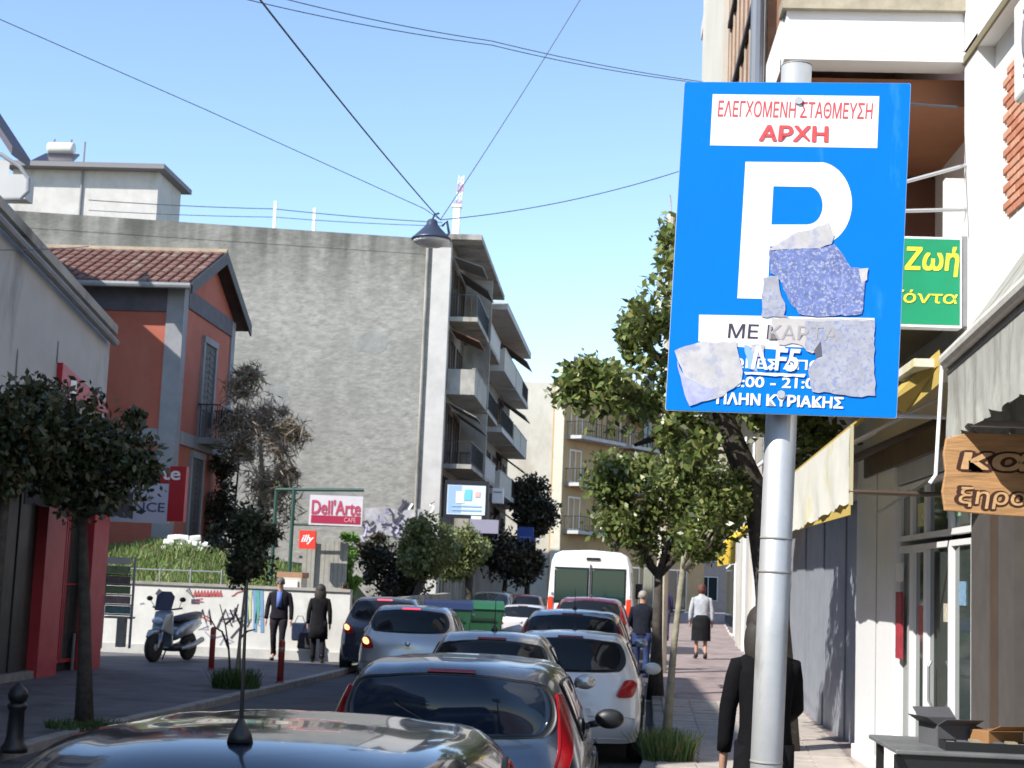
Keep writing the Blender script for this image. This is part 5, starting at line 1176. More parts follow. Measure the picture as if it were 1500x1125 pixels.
stext('Λ.F5', [(1096, 506), (1175, 510), (1166, 545), (1100, 541)], swhite, .03, .0045)
sticker([(1090, 545), (1180, 548), (1178, 553), (1092, 549)], swhite, .0024, 12, .8)
sticker([(1192, 514), (1202, 500), (1204, 522), (1196, 524)], mat('painted_tear_shadow', (.10, .10, .13), .8), .0030, 13, .5)  # dark patch painted as the shadow at the torn sticker edge
for (x, y) in ((1170, 148), (1144, 578)):
    q = onplane(x, y, .001); b = MB(); b.tube([q, q+SN*.006], .011, 8); b.build('bolt', steel, plate, world=True)
for y in (180, 560):
    q = onplane(1160 if y < 300 else 1146, y, -.02); MB().box(q.x-.07, q.x+.07, q.y-.01, q.y+.012, q.z-.015, q.z+.015).build('clamp', steel, ps, world=True)
# ================================================================== OVERHEAD: pendant lamp and cables
LY = 22.5
lp = at(632, 352, LY)
t = thing('pendant_street_lamp', 'dark conical street lamp hanging from the crossing cables above the street', 'street lamp', lp)
MB().lathe([(.30, 0), (.305, .02), (.27, .05), (.20, .12), (.13, .19), (.09, .24), (.075, .30), (.05, .32)], (0, 0, 0), 28).build('shade', mat('lamp_metal', (.045, .06, .10), .4, .3), t, True)
MB().lathe([(.285, -.002), (.27, -.035), (.17, -.085), (.02, -.10)], (0, 0, 0), 24).build('diffuser', mat('lamp_glass', (.75, .76, .77), .3), t, True)
b = MB(); b.tube([(0, 0, .32), (.03, 0, .40), (.1, 0, .42)], .015, 6); b.tube([(.15, 0, .22), (.22, 0, .30), (.26, 0, .12), (.22, 0, .06)], .02, 6); b.build('hanger', MATS['lamp_metal'], t)
JN = at(645, 322, LY)
def cable(pts, r, label, sag=0, name='cable'):
    P = [Vector(p) for p in pts]; out = []
    for i in range(25):
        t_ = i/24*(len(P)-1); k = min(int(t_), len(P)-2); q = P[k].lerp(P[k+1], t_-k); q.z -= sag*4*(t_-k)*(1-(t_-k)); out.append(q)
    o = MB().tube(out, r, 6).build(name, cableM, None, world=True); return tag(o, label, 'cable')
cable([at(372, -12, 12), JN], .009, 'thickest dark cable running from the top edge of the picture down to the lamp', .04)
cable([at(-60, 2, 19), at(300, 160, 21.2), at(622, 306, LY), JN], .006, 'thin cable descending from the upper left edge to the lamp', .0)
cable([at(852, -4, 24), JN], .007, 'thin cable descending from the top middle of the picture to the lamp', .05)
cable([at(1010, 246, 23.5), JN], .007, 'thin cable rising from the lamp to the right behind the parking sign', .12)
cable([at(340, -6, 17.0), at(720, 66, 19.5), at(1030, 122, 21.0)], .006, 'lower of the two long parallel cables crossing the sky towards the parking sign', .05)
cable([at(400, -6, 17.0), at(720, 60, 19.5), at(1030, 120, 21.2)], .006, 'upper of the two long parallel cables crossing the sky towards the parking sign', .04)
cable([at(130, 293, 60), at(402, 306, 61.2), at(648, 326, 61)], .018, 'upper roof wire strung between the posts on the grey building', .05)
cable([at(130, 308, 60), at(402, 318, 61.2), at(648, 331, 61)], .015, 'lower roof wire strung between the posts on the grey building', .05)
cable([at(-10, 366, 20.4), at(130, 361, 26)], .007, 'short cable crossing in front of the grey shop wall', .02)
cable([at(1300, 150, 11), at(1402, 157, 11.8)], .01, 'short wire under the white balcony parapet right of the parking sign', .0)
# ================================================================== CARS
def crom(p0, p1, p2, p3, t):
    return .5*((2*p1)+(-p0+p2)*t+(2*p0-5*p1+4*p2-p3)*t*t+(-p0+3*p1-3*p2+p3)*t**3)
class Surf:
    def __init__(s, rows):   # rows: list of 7 (x,y,z), sill -> centre; mirrored to 13
        A = np.array(rows, float); Mr = A[:, :-1][:, ::-1].copy(); Mr[:, :, 0] *= -1
        s.G = np.concatenate([A, Mr], 1); s.nu, s.nv = s.G.shape[:2]; s.sg = 1.0
        if s.nrm(np.array([5.0]), np.array([6.0]))[0][2] < 0: s.sg = -1.0
    @staticmethod
    def W(x, n):     # Catmull-Rom weights of the n control rows at parameters x
        x = np.atleast_1d(np.asarray(x, float)); i = np.clip(np.floor(np.clip(x, 0, n-1.0001)).astype(int), 0, n-2); t = x-i
        w_ = [.5*(-t+2*t*t-t**3), .5*(2-5*t*t+3*t**3), .5*(t+4*t*t-3*t**3), .5*(-t*t+t**3)]; M = np.zeros((len(x), n))
        for k in range(4): np.add.at(M, (np.arange(len(x)), np.clip(i+k-1, 0, n-1)), w_[k])
        return M
    def pts(s, U, V): return np.einsum('ki,kj,ijc->kc', s.W(U, s.nu), s.W(V, s.nv), s.G)
    def nrm(s, U, V):
        e = .02; U = np.asarray(U); V = np.asarray(V); n = np.cross(s.pts(U+e, V)-s.pts(U-e, V), s.pts(U, V+e)-s.pts(U, V-e)); return s.sg*n/(np.linalg.norm(n, axis=1)[:, None]+1e-9)
    def __call__(s, u, v): return s.pts([u], [v])[0]
    def normal(s, u, v): return s.nrm(np.array([float(u)]), np.array([float(v)]))[0]
    def mesh(s, k=5):
        U = np.linspace(0, s.nu-1, (s.nu-1)*k+1); W_ = np.linspace(0, s.nv-1, (s.nv-1)*k+1)
        P = np.einsum('ai,bj,ijc->abc', s.W(U, s.nu), s.W(W_, s.nv), s.G).reshape(-1, 3); n = len(W_)
        return [tuple(p) for p in P], [(a*n+b, (a+1)*n+b, (a+1)*n+b+1, a*n+b+1) for a in range(len(U)-1) for b in range(n-1)]
    def patch(s, c, off, nu=18, nv=16, rnd=.12, grow=0.0):
        """c: 4 (u,v) corners; rounded-rectangle patch offset along the normal, with a rim"""
        c = [np.array(q, float) for q in c]; m = sum(c)/4; c = [m+(q-m)*(1+grow) for q in c]; P = []
        for a in range(nu+1):
            for b in range(nv+1):
                x, y = 2*a/nu-1, 2*b/nv-1
                k = 1-rnd*(x*x)*(y*y); X, Y = x*k, y*k; p, q = (X+1)/2, (Y+1)/2
                P.append(c[0]*(1-p)*(1-q)+c[1]*(1-p)*q+c[2]*p*q+c[3]*p*(1-q))
        P = np.array(P); V = list(s.pts(P[:, 0], P[:, 1])+s.nrm(P[:, 0], P[:, 1])*off)
        F = [(a*(nv+1)+b, (a+1)*(nv+1)+b, (a+1)*(nv+1)+b+1, a*(nv+1)+b+1) for a in range(nu) for b in range(nv)]
        ring = [a*(nv+1) for a in range(nu+1)]+[nu*(nv+1)+b for b in range(1, nv+1)]+[a*(nv+1)+nv for a in range(nu-1, -1, -1)]+[b for b in range(nv-1, 0, -1)]
        n0 = len(V); nm = s.normal(*m)
        for i in ring: V.append(V[i]-nm*.03)
        k = len(ring); F += [(ring[i], ring[(i+1) % k], n0+(i+1) % k, n0+i) for i in range(k)]
        return [tuple(v) for v in V], F
def car_rows(L, W, H, yr=.38, tail=.07, hoodz=.64, roofx=.72, noseL=0, beltz=.64, wagon=0.0, ys=.34):
    w = W/2; k = L/3.9; sill = .17
    def r(xs, ys_, zs): return [(x*w, y, z*H) for x, y, z in zip(xs, ys_, zs)]
    fr = lambda y: y*k
    return [
     r([.86, .88, .86, .78, .6, .35, 0], [ys, ys-.02, ys-.06, .17, .09, .05, .04], [sill]*7),
     r([.93, .96, .95, .88, .68, .38, 0], [ys+.04, ys, ys-.08, .10, .03, 0, 0], [.17, .24, .29, .31, .32, .32, .32]),
     r([.93, .97, .975, .90, .69, .38, 0], [ys+.10, ys+.05, ys-.04, .13, .05, .02, .02], [.17, .27, .40, .49, .50, .50, .50]),
     r([.93, .97, .98, .92, .79, .42, 0], [ys+.2, ys+.15, ys+.08, .26, .15, tail+.03, tail], [.17, .28, .45, beltz-.02, .665, .67, .67]),
     r([.93, .97, .985, .95, roofx, .42, 0], [.95+wagon*.3, .95+wagon*.3, .95+wagon*.3, .80, yr+.16, yr+.02, yr], [.17, .28, .46, beltz, .93, .975, .985]),
     r([.93, .97, .99, .955, roofx+.02, .42, 0], [fr(1.5)]*7, [.17, .28, .46, beltz-.01, .945, .99, 1.0]),
     r([.93, .97, .985, .95, roofx, .40, 0], [fr(2.25), fr(2.25), fr(2.25), fr(2.3), fr(2.2), fr(2.1), fr(2.07)], [.17, .28, .46, beltz-.01, .90, .955, .965]),
     r([.93, .97, .98, .93, .80, .42, 0], [fr(2.8), fr(2.8), fr(2.8), fr(2.8), fr(2.92), fr(3.05), fr(3.08)], [.17, .28, .45, beltz-.02, .655, .68, .69]),
     r([.92, .96, .96, .88, .68, .38, 0], [fr(3.3), fr(3.3), fr(3.3), fr(3.35), fr(3.42), fr(3.5), fr(3.52)], [.17, .27, .44, .56, .60, .62, .625]),
     r([.88, .91, .90, .80, .62, .36, 0], [fr(3.5), fr(3.52), fr(3.55), fr(3.66), fr(3.76), fr(3.83), fr(3.85)], [.17, .25, .38, .47, .50, .51, .51]),
     r([.86, .88, .87, .78, .60, .35, 0], [fr(3.5), fr(3.53), fr(3.57), fr(3.70), fr(3.81), fr(3.88), fr(3.9)], [.17, .22, .28, .31, .32, .32, .32]),
     r([.84, .86, .84, .75, .58, .33, 0], [fr(3.46), fr(3.48), fr(3.5), fr(3.62), fr(3.72), fr(3.78), fr(3.8)], [sill]*7)]
lensR = mat('lens_red2', (.30, .008, .012), .15)
def car(label, loc, rz, col, L=3.9, W=1.68, H=1.45, lights='low', lit=False, antenna=None, group='cars parked along the right kerb', metal=.4, rough=.25, name='parked_car', glassm=None, brake=True, **kw):
    t = thing(name, label, 'car', loc, rz, group); S = Surf(car_rows(L, W, H, **kw)); k = L/3.9
    pm = paint('paint_%02d%02d%02d_%s' % (int(col[0]*99), int(col[1]*99), int(col[2]*99), label[:4]), col, metal, rough)
    V, F = S.mesh(8); b = MB(); b.add(V, F); body = b.build('body', pm, t, True)
    gm2 = glassm or mat('car_glass', (.010, .013, .017), .03, spec=.25)
    def patch(nm, c, off, m, par=t, **q):
        v, f = S.patch(c, off, **q); b = MB(); b.add(v, f); return b.build(nm, m, par, True)
    def win(nm, c, rnd=.12, seal=.09):
        g_ = patch(nm, c, .011, gm2, rnd=rnd, nu=18, nv=30); patch('seal', c, .007, black, g_, rnd=rnd, grow=seal, nu=18, nv=30); return g_
    win('rear_window', [(3.16, 4.25), (3.16, 7.75), (3.86, 7.92), (3.86, 4.08)], .14)
    win('windscreen', [(6.08, 4.1), (6.08, 7.9), (6.86, 7.8), (6.86, 4.2)], .10)
    for sgn in (0, 1):
        f_ = (lambda v: v) if sgn == 0 else (lambda v: 12-v)
        def q(c): c = [(u, f_(v)) for u, v in c]; return c if sgn == 0 else [c[1], c[0], c[3], c[2]]
        win('side_window', q([(4.12, 3.10), (4.22, 3.86), (4.98, 3.86), (5.0, 3.08)]), .08, .07)
        win('side_window', q([(5.06, 3.08), (5.04, 3.86), (6.0, 3.84), (6.45, 3.08)]), .08, .07)
        pts = [S(u, f_(2.25)) + S.normal(u, f_(2.25))*.006 for u in np.linspace(3.9, 7.2, 16)]
        MB().tube([Vector(p) for p in pts], .018, 6).build('trim_strip', black, t, True)
        for u in (4.75, 5.9):
            a = Vector(S(u, f_(2.75))+S.normal(u, f_(2.75))*.03); c2 = Vector(S(u-.2, f_(2.75))+S.normal(u-.2, f_(2.75))*.03); MB().tube([c2, a], .014, 6).build('door_handle', pm, t, True)
        if lights == 'low': c = [(2.15, 3.25), (2.15, 4.25), (2.98, 4.18), (2.95, 3.1)]
        elif lights == 'tall': c = [(2.55, 3.45), (2.55, 4.0), (3.95, 3.96), (3.85, 3.62)]
        elif lights == 'high': c = [(3.0, 3.3), (3.0, 4.05), (3.97, 3.96), (3.9, 3.6)]
        lm = lensR
        tl = patch('tail_light', q(c), .022, lm, rnd=.15, nu=26, nv=18)
        if lit:
            c2 = [(c[0][0]*.65+c[2][0]*.35, c[0][1]*.8+c[1][1]*.2), (c[0][0]*.65+c[2][0]*.35, c[0][1]*.2+c[1][1]*.8), (c[2][0]-.1, c[0][1]*.2+c[1][1]*.8), (c[2][0]-.1, c[0][1]*.8+c[1][1]*.2)]
            patch('lit_bulb', q(c2), .027, mat('lamp_lit', (1, .42, .16), .4, emit=1.5), tl, rnd=.3, nu=5, nv=5)
        patch('headlight', q([(8.25, 3.35), (8.25, 4.35), (8.95, 4.2), (8.9, 3.2)]), .01, mat('lens_clear', (.5, .6, .75), .1, spec=.9), rnd=.2)
        sx = 1 if sgn == 0 else -1
        pmr = Vector(S(6.35, f_(3.05))); mr = MB().ball((pmr.x+sx*.15, pmr.y, pmr.z+.05), .11, .055, .075, 14, 8).build('mirror', black if kw.get('x') is None and lights == 'tall' else pm, t, True)
        MB().tube([pmr, pmr+Vector((sx*.09, 0, .02))], .025, 6).build('mirror_arm', black, mr, True)
        for yw in (.72*k, L-.72*k):
            xw = sx*(W/2-.085)
            MB().lathe([(.345, -.02), (.345, .0905)], (xw-(.0 if sx > 0 else .0705), yw, .315), 24, 'x').build('wheel_arch', dark, t)
            wh = MB().lathe([(.2, -.07), (.285, -.08), (.305, -.05), (.305, .075), (.285, .095), (.2, .095)], (xw, yw, .305), 28, 'x').build('wheel', tyre, t, True)
            rm = MB(); rm.lathe([(.03, .0), (.2, .0), (.21, .03*sx)], (xw+sx*.085, yw, .305), 20, 'x')
            rm.build('rim', alu, wh, True)
    if brake: patch('third_brake_light', [(3.90, 5.6), (3.90, 6.4), (3.955, 6.4), (3.955, 5.6)], .01, mat('brake_lit', (1, .06, .10), .3, emit=1.0) if lit else mat('brake_dark', (.18, .01, .015), .3), rnd=.02, nu=3, nv=8)
    z = .44*H; MB().box(-.26, .26, -.008, .03, z-.11, z+0).build('plate', mat('plate_white', (.55, .58, .64), .4), t)
    patch('rear_bumper', [(.35, 3.0), (.35, 9.0), (1.35, 9.1), (1.35, 2.9)], .012, pm if lights != 'van' else black, rnd=.02)
    patch('wiper', [(3.2, 6.0), (3.2, 6.05), (3.55, 6.9), (3.5, 6.9)], .012, black, nu=8, nv=2, rnd=0)
    MB().lathe([(.045, -.01), (.04, -.016), (.01, -.018)], (0, S(2.6, 6)[1], S(2.6, 6)[2]), 14, 'y').build('badge', alu, t, True)
    if antenna:
        yy, h = antenna; u = 4+(yy-kw.get('yr', .38))/(1.5*k-kw.get('yr', .38)); p = Vector(S(u, 6))
        an = MB().lathe([(.035, 0), (.03, .02), (.014, .045), (.008, .06)], tuple(p), 12).build('antenna', black, t, True)
        MB().tube([p+Vector((0, 0, .05)), p+Vector((0, -.25*h*.3, h))], [.006, .003], 6).build('rod', black, an)
    return t
def carloc(px, tailY, z=0): p = at(px, 862, tailY); return (p.x, tailY, rise(p.x, tailY+2)+z)
c1 = car('nearest parked car, its glossy dark blue roof and antenna cut by the bottom edge', (-.93, 3.35, 0), 0, (.010, .016, .034), L=4.1, H=1.49, W=1.64, antenna=(.75, .42), lights='tall', metal=.0, yr=.5, rough=.15, brake=False)
c2 = car('second parked car, grey hatchback with tall red tail lights on the window pillars', (-.885, 9.2, 0), R(-1), (.085, .105, .14), L=3.9, W=1.68, H=1.435, lights='tall', metal=.6, yr=.24, glassm=mat('car_glass_blue', (.010, .018, .034), .03, spec=.3))
c3 = car('small silver car squeezed between the grey hatchback and the white car', (-.98, 14.0, 0), 0, (.36, .38, .40), L=2.6, W=1.5, H=1.46, lights='low', antenna=(.6, .3), yr=.3, metal=.5, roofx=.66)
c4 = car('white parked hatchback with oval red tail lights beside the slim pale tree', (-.33, 17.1, 0), R(-2), (.62, .63, .64), L=3.8, W=1.64, H=1.40, lights='low', antenna=(1.3, .28), metal=0, yr=.4)
c5 = car('pale blue silver car with high maroon tail lights parked behind the white hatchback', (-.40, 22.0, .06), R(-2), (.33, .38, .45), L=4.2, W=1.74, H=1.50, lights='high', metal=.5, antenna=(.9, .3), yr=.4)
c6 = car('dark red parked car in front of the white van', (-.22, 31.0, .22), R(-2), (.17, .015, .03), L=3.9, W=1.66, H=1.46, lights='high', metal=.3, antenna=(.9, .25))
c7 = car('silver hatchback with glowing brake lights driving away in the left lane', (-3.12, 25.3, 0), R(1), (.36, .37, .38), L=3.9, W=1.70, H=1.47, lights='low', lit=True, metal=.5, group=None, name='car', yr=.42)
c8 = car('black car with a lit tail light half hidden left of the silver hatchback', (-4.30, 30.6, 0), R(2), (.035, .04, .06), L=4.2, W=1.72, H=1.52, lights='low', lit=True, group=None, name='car')
c9 = car('dark grey green car facing the camera beyond the green bins', (at(722, 862, 56).x, 60, 0), R(176), (.09, .11, .10), L=4.2, W=1.75, H=1.55, lights='low', group='cars far down the street', name='car')
c10 = car('dark red car deep in the shade left of the white van', (at(770, 862, 62).x, 60, 0), R(-4), (.10, .02, .025), L=4.0, W=1.7, H=1.45, lights='low', group='cars far down the street', name='car')
c11 = car('white car roof showing between the dark red car and the van, far down the street', (at(772, 862, 50).x, 47, 0), R(-4), (.5, .5, .52), L=3.8, W=1.66, H=1.25, lights='low', group='cars far down the street', name='car', metal=0)
# van
def van(label, loc, rz):
    t = thing('white_van', label, 'van', loc, rz, None); pm = paint('van_white', (.78, .78, .77), 0, .35)
    W, H, L = 1.99, 2.52, 5.4; w = W/2; V = []
    prof = [(-w*.96, .35), (-w, .6), (-w, 1.2), (-w*.97, 1.75), (-w*.93, 2.25), (-w*.86, 2.42), (-w*.7, 2.5), (0, 2.54)]
    prof = prof+[(-x, z) for x, z in prof[:-1][::-1]]; n = len(prof)
    for y, sx, hz in ((0.03, .985, .985), (0, .97, .975), (.1, 1, 1), (3.8, 1, 1), (4.3, .98, .86), (4.7, .95, .62), (5.35, .9, .44)):
        for x, z in prof: V.append((x*sx, y, min(.35+(z-.35)*1, H*hz+.0) if hz < .97 else z*hz))
    V[0:n] = [(x*.97, .0, z*.975) for x, z in prof]; V[n:2*n] = [(x*.99, .03, z*.99) for x, z in prof]
    b = MB(); b.add(V, [(i*n+j, i*n+(j+1) % n, (i+1)*n+(j+1) % n, (i+1)*n+j) for i in range(6) for j in range(n)]+[tuple(range(n))[::-1], tuple(range(6*n, 7*n))])
    o = b.build('body', pm, t, True); smooth_angle(o, 35)
    for sx in (-1, 1):
        a, c = sorted((sx*.05, sx*.82))
        g_ = bevel(MB().box(a, c, -.03, .0, 1.32, 2.08).build('rear_window', mat('van_glass', (.010, .035, .032), .05, spec=.35), t), .02); MB().box(a-.02, c+.02, -.012, .01, 1.28, 2.12).build('seal', black, g_)
        MB().box(a, c, -.045, -.0, .5, 1.22).build('door_panel', pm, t)
        a, c = sorted((sx*.86, sx*.975)); bevel(MB().box(a, c, -.05, .04, .85, 1.42).build('tail_light', mat('van_lens', (.62, .04, .01), .2, emit=.15), t), .015)
        for yw in (1.0, 4.3):
            MB().lathe([(.37, -.02), (.37, .06)], (sx*(w-.05), yw, .36), 24, 'x').build('wheel_arch', dark, t)
            wh = MB().lathe([(.2, -.1), (.33, -.1), (.34, -.06), (.34, .08), (.32, .1), (.2, .1)], (sx*(w-.07), yw, .34), 24, 'x').build('wheel', tyre, t, True); MB().lathe([(.03, .1*sx), (.2, .1*sx), (.2, .06*sx)], (sx*(w-.07), yw, .34), 16, 'x').build('rim', alu, wh, True)
        m_ = bevel(MB().box(*sorted((sx*(w+.02), sx*(w+.2))), 4.1, 4.25, 1.4, 1.8).build('mirror', black, t), .03)
        MB().box(*sorted((sx*.90, sx*.94)), -.055, -.03, 1.5, 1.56).build('hinge', pm, t)
        for y0, y1 in ((.5, 1.9), (2.0, 3.2), (3.3, 4.1)): MB().hexa([(sx*(w*.965), y0, 1.38), (sx*(w*.985), y0, 1.38), (sx*(w*.985), y1, 1.38), (sx*(w*.965), y1, 1.38), (sx*(w*.93), y0, 2.05), (sx*(w*.955), y0, 2.05), (sx*(w*.955), y1, 2.05), (sx*(w*.93), y1, 2.05)]).build('side_window', glass, t)
    MB().box(-.012, .012, -.035, .01, .5, 2.2).build('door_gap', dark, t)
    MB().box(-w*.97, w*.97, -.1, .06, .33, .5).build('bumper', trimg, t)
    MB().box(-.26, .26, -.06, -.045, .78, .9).build('plate', MATS['plate_white'], t)
    MB().box(-.10, .22, -.03, .03, 2.30, 2.36).build('roof_vent', black, t)
    MB().hexa([(-.8, 4.28, 1.32), (.8, 4.28, 1.32), (.8, 4.72, 1.32), (-.8, 4.72, 1.32), (-.72, 4.2, 2.0), (.72, 4.2, 2.0), (.72, 4.28, 2.0), (-.72, 4.28, 2.0)]).build('windscreen', glass, t)
    return t
van('tall white van seen from behind with two dark green rear windows', (at(864, 862, 36.4).x, 36.4, .22), R(-2))
# bins
def bin_(px, Y, w_, label, lid):
    p = at(px, 862, Y); t = thing('waste_container', label, 'waste container', (p.x, Y, 0), R(8), 'green waste containers')
    b = MB(); b.hexa([(-w_*.42, -.38, .18), (w_*.42, -.38, .18), (w_*.42, .38, .18), (-w_*.42, .38, .18), (-w_*.5, -.5, 1.1), (w_*.5, -.5, 1.1), (w_*.5, .5, 1.1), (-w_*.5, .5, 1.1)]); bevel(b.build('bin_body', bins, t), .03)
    b = MB(); b.prism([(-w_*.51, -.54, 1.11), (-w_*.51, .54, 1.11), (-w_*.51, .48, 1.25), (-w_*.51, .1, 1.36), (-w_*.51, -.35, 1.28)], (w_*1.02, 0, 0)); b.build('lid', lid, t, False)
    for sx in (-1, 1):
        MB().tube([(sx*w_*.51, 0, .95), (sx*w_*.56, 0, .95)], .05, 8).build('lifting_pin', steel, t)
        for sy in (-.3, .3): MB().lathe([(.09, -.03), (.09, .03)], (sx*w_*.36, sy, .09), 12, 'x').build('wheel', tyre, t)
    MB().box(-w_*.3, w_*.3, -.515, -.50, .8, .84).build('handle', black, t)
bin_(658, 44, 1.35, 'bright green waste container with a dark blue lid, left of the two', mat('lid_blue', (.015, .025, .07), .4)); bin_(706, 46, 1.3, 'green waste container with a green lid, nearer the street', mat('lid_green', (.02, .10, .045), .4))
# ================================================================== PEOPLE
def skin_mesh(name, V, E, Rd, m, parent, lv=2, root=0):
    me = bpy.data.meshes.new(name); me.from_pydata([tuple(v) for v in V], E, []); o = bpy.data.objects.new(name, me); COL.objects.link(o)
    sk = o.modifiers.new('k', 'SKIN'); me.skin_vertices.new(name='s') if not me.skin_vertices else None
    for i, r in enumerate(Rd): me.skin_vertices[0].data[i].radius = (r if isinstance(r, tuple) else (r, r)); me.skin_vertices[0].data[i].use_root = (i == root)
    ss = o.modifiers.new('s', 'SUBSURF'); ss.levels = lv; ss.render_levels = lv
    dg = bpy.context.evaluated_depsgraph_get(); n = bpy.data.meshes.new_from_object(o.evaluated_get(dg)); n.name = name
    o.modifiers.clear(); o.data = n; n.materials.clear(); n.materials.append(m); n.polygons.foreach_set('use_smooth', [True]*len(n.polygons)); o.parent = parent
    bpy.data.meshes.remove(me); return o
def person(label, loc, rz, h=1.75, jacket=(.03, .03, .035), trousers=(.03, .03, .04), hairc=(.03, .025, .02), hair='short', stride=.22, armL=(.05, .1), armR=(.05, .1), skirt=None, coat=0.0, shirt=None, stout=1.0, lean=0.0, bend=0.0):
    """local frame: faces +y; x right. coat: extra length below the hip"""
    t = thing('person', label, 'person', loc, rz); k = h/1.75; S_ = lambda p: Vector((p[0]*k, p[1]*k, p[2]*k))
    jm = mat('cloth_%s_j' % label[:14], jacket, .9, var=.3, vscale=9, bump=.5, bscale=14, spec=.15); tm = mat('cloth_%s_t' % label[:14], trousers, .9, var=.3, vscale=9, bump=.5, bscale=14, spec=.15); hm = mat('hair_%s' % label[:14], hairc, .7, var=.3, vscale=20)
    st = stride; ln = lean
    J = {'pel': (0, 0, .95), 'w': (0, .01+ln*.3, 1.10), 'ch': (0, .02+ln*.7, 1.30), 'nk': (0, .02+ln, 1.46), 'nk2': (0, .035+ln, 1.53), 'hd': (0, .05+ln, 1.62), 'ht': (0, .045+ln, 1.70)}
    for s_, n_, a, d in ((1, 'R', armR, -st), (-1, 'L', armL, st)):
        J['sh'+n_] = (s_*.165*stout, .01+ln, 1.40); J['el'+n_] = (s_*(.222*stout), .0+a[0]+ln*.8, 1.13); wz = .87 if a[1] < .25 else 1.02; J['wr'+n_] = (s_*(.235*stout-.04*(a[1] > .25)), a[0]+a[1]+ln*.7, wz); J['ha'+n_] = (s_*(.235*stout-.04*(a[1] > .25)), a[0]+a[1]*1.15+.02+ln*.7, wz-.08)
        J['hp'+n_] = (s_*.095, 0, .90); J['kn'+n_] = (s_*.10, d*.45+.05, .50); J['an'+n_] = (s_*.10, d-(.06 if d < 0 else 0), .09+(.05 if d < -.1 else 0)); J['ft'+n_] = (s_*.11, d+.13, .035+(.0))
    names = list(J); ix = {n: i for i, n in enumerate(names)}
    Vv = [S_(J[n]) for n in names]
    rad = {'pel': (.13, .09), 'w': (.11, .08), 'ch': (.12, .085), 'nk': .062, 'nk2': .058, 'hd': (.082, .10), 'ht': (.066, .078)}
    for n in names:
        if n not in rad: rad[n] = {'sh': .05, 'el': .038, 'wr': .028, 'ha': (.042, .024), 'hp': .085, 'kn': .056, 'an': .038, 'ft': .034}[n[:2]]
    sc = lambda r, m_=1.0: (r[0]*k*m_, r[1]*k*m_) if isinstance(r, tuple) else r*k*m_
    Ed = [('pel', 'w'), ('w', 'ch'), ('ch', 'nk'), ('nk', 'nk2'), ('nk2', 'hd'), ('hd', 'ht')]
    for n_ in 'LR': Ed += [('ch', 'sh'+n_), ('sh'+n_, 'el'+n_), ('el'+n_, 'wr'+n_), ('wr'+n_, 'ha'+n_), ('pel', 'hp'+n_), ('hp'+n_, 'kn'+n_), ('kn'+n_, 'an'+n_), ('an'+n_, 'ft'+n_)]
    E = [(ix[a], ix[b]) for a, b in Ed]; Rd = [sc(rad[n]) for n in names]
    # nose point and fingers
    def addv(p, r, par): Vv.append(p); Rd.append(r); E.append((par, len(Vv)-1)); return len(Vv)-1
    for n_, s_ in (('L', -1), ('R', 1)):
        hp = Vector(Vv[ix['ha'+n_]]); d = (hp-Vector(Vv[ix['wr'+n_]])).normalized()
        for f in range(4):
            a = hp+Vector((0, (f-1.5)*.021*k, 0)); q1 = a+d*.05*k; q2 = q1+(d+Vector((-s_*.5, .1, 0)))*.026*k; i1 = addv(q1, .0085*k, ix['ha'+n_]); addv(q2, .0075*k, i1)
        th = Vector(Vv[ix['wr'+n_]]).lerp(hp, .5)+Vector((-s_*.012, .045, 0))*k; i1 = addv(th, .010*k, ix['ha'+n_]); addv(th+d*.035*k, .008*k, i1)
    skin_mesh('body', Vv, E, Rd, skin, t, 1, 0)
    def sub(nms, eds, mul, m, nm, extra=None, lv=2):
        id_ = {n: i for i, n in enumerate(nms)}; V2 = [S_(J[n]) for n in nms]; R2 = [sc(rad[n], mul.get(n[:2], mul.get('*', 1.2))) for n in nms]; E2 = [(id_[a], id_[b]) for a, b in eds]
        if extra: extra(V2, R2, E2, id_)
        return skin_mesh(nm, V2, E2, R2, m, t, lv, 0)
    arms = [(a+n_, b+n_) for n_ in 'LR' for a, b in (('sh', 'el'), ('el', 'wr'))]
    hem = .88-coat; b = MB(); n = 22; secs = [(hem, .175*stout+coat*.10, .118+coat*.06, 0), (.90, .178*stout, .122, 0), (1.02, .160*stout, .112, ln*.2), (1.12, .158*stout, .108, ln*.35), (1.25, .176*stout, .118, ln*.6), (1.34, .190*stout, .112, ln*.8), (1.40, .186*stout, .098, ln*.95), (1.435, .150*stout, .080, ln), (1.465, .095, .068, ln), (1.495, .066, .060, ln), (1.50, .056, .052, ln)]
    if coat > 0: secs.insert(1, ((hem+.9)/2, .178*stout+coat*.05, .122+coat*.03, 0))
    rj = random.Random(len(label)); Vs = []
    for z, rx, ry, oy in secs:
        ph = rj.uniform(0, 6)
        for j in range(n):
            a = 2*math.pi*j/n; f = 1+.025*math.sin(a*3+ph)+.015*math.sin(a*7+ph*2); Vs.append(S_((rx*f*abs(math.cos(a))**.85*(1 if math.cos(a) > 0 else -1), oy+.012+ry*f*math.sin(a), z)))
    kk = len(secs); b.add(Vs, [(i*n+j, i*n+(j+1) % n, (i+1)*n+(j+1) % n, (i+1)*n+j) for i in range(kk-1) for j in range(n)]+[tuple(range(n))[::-1]])
    b.build('jacket', jm, t, True)
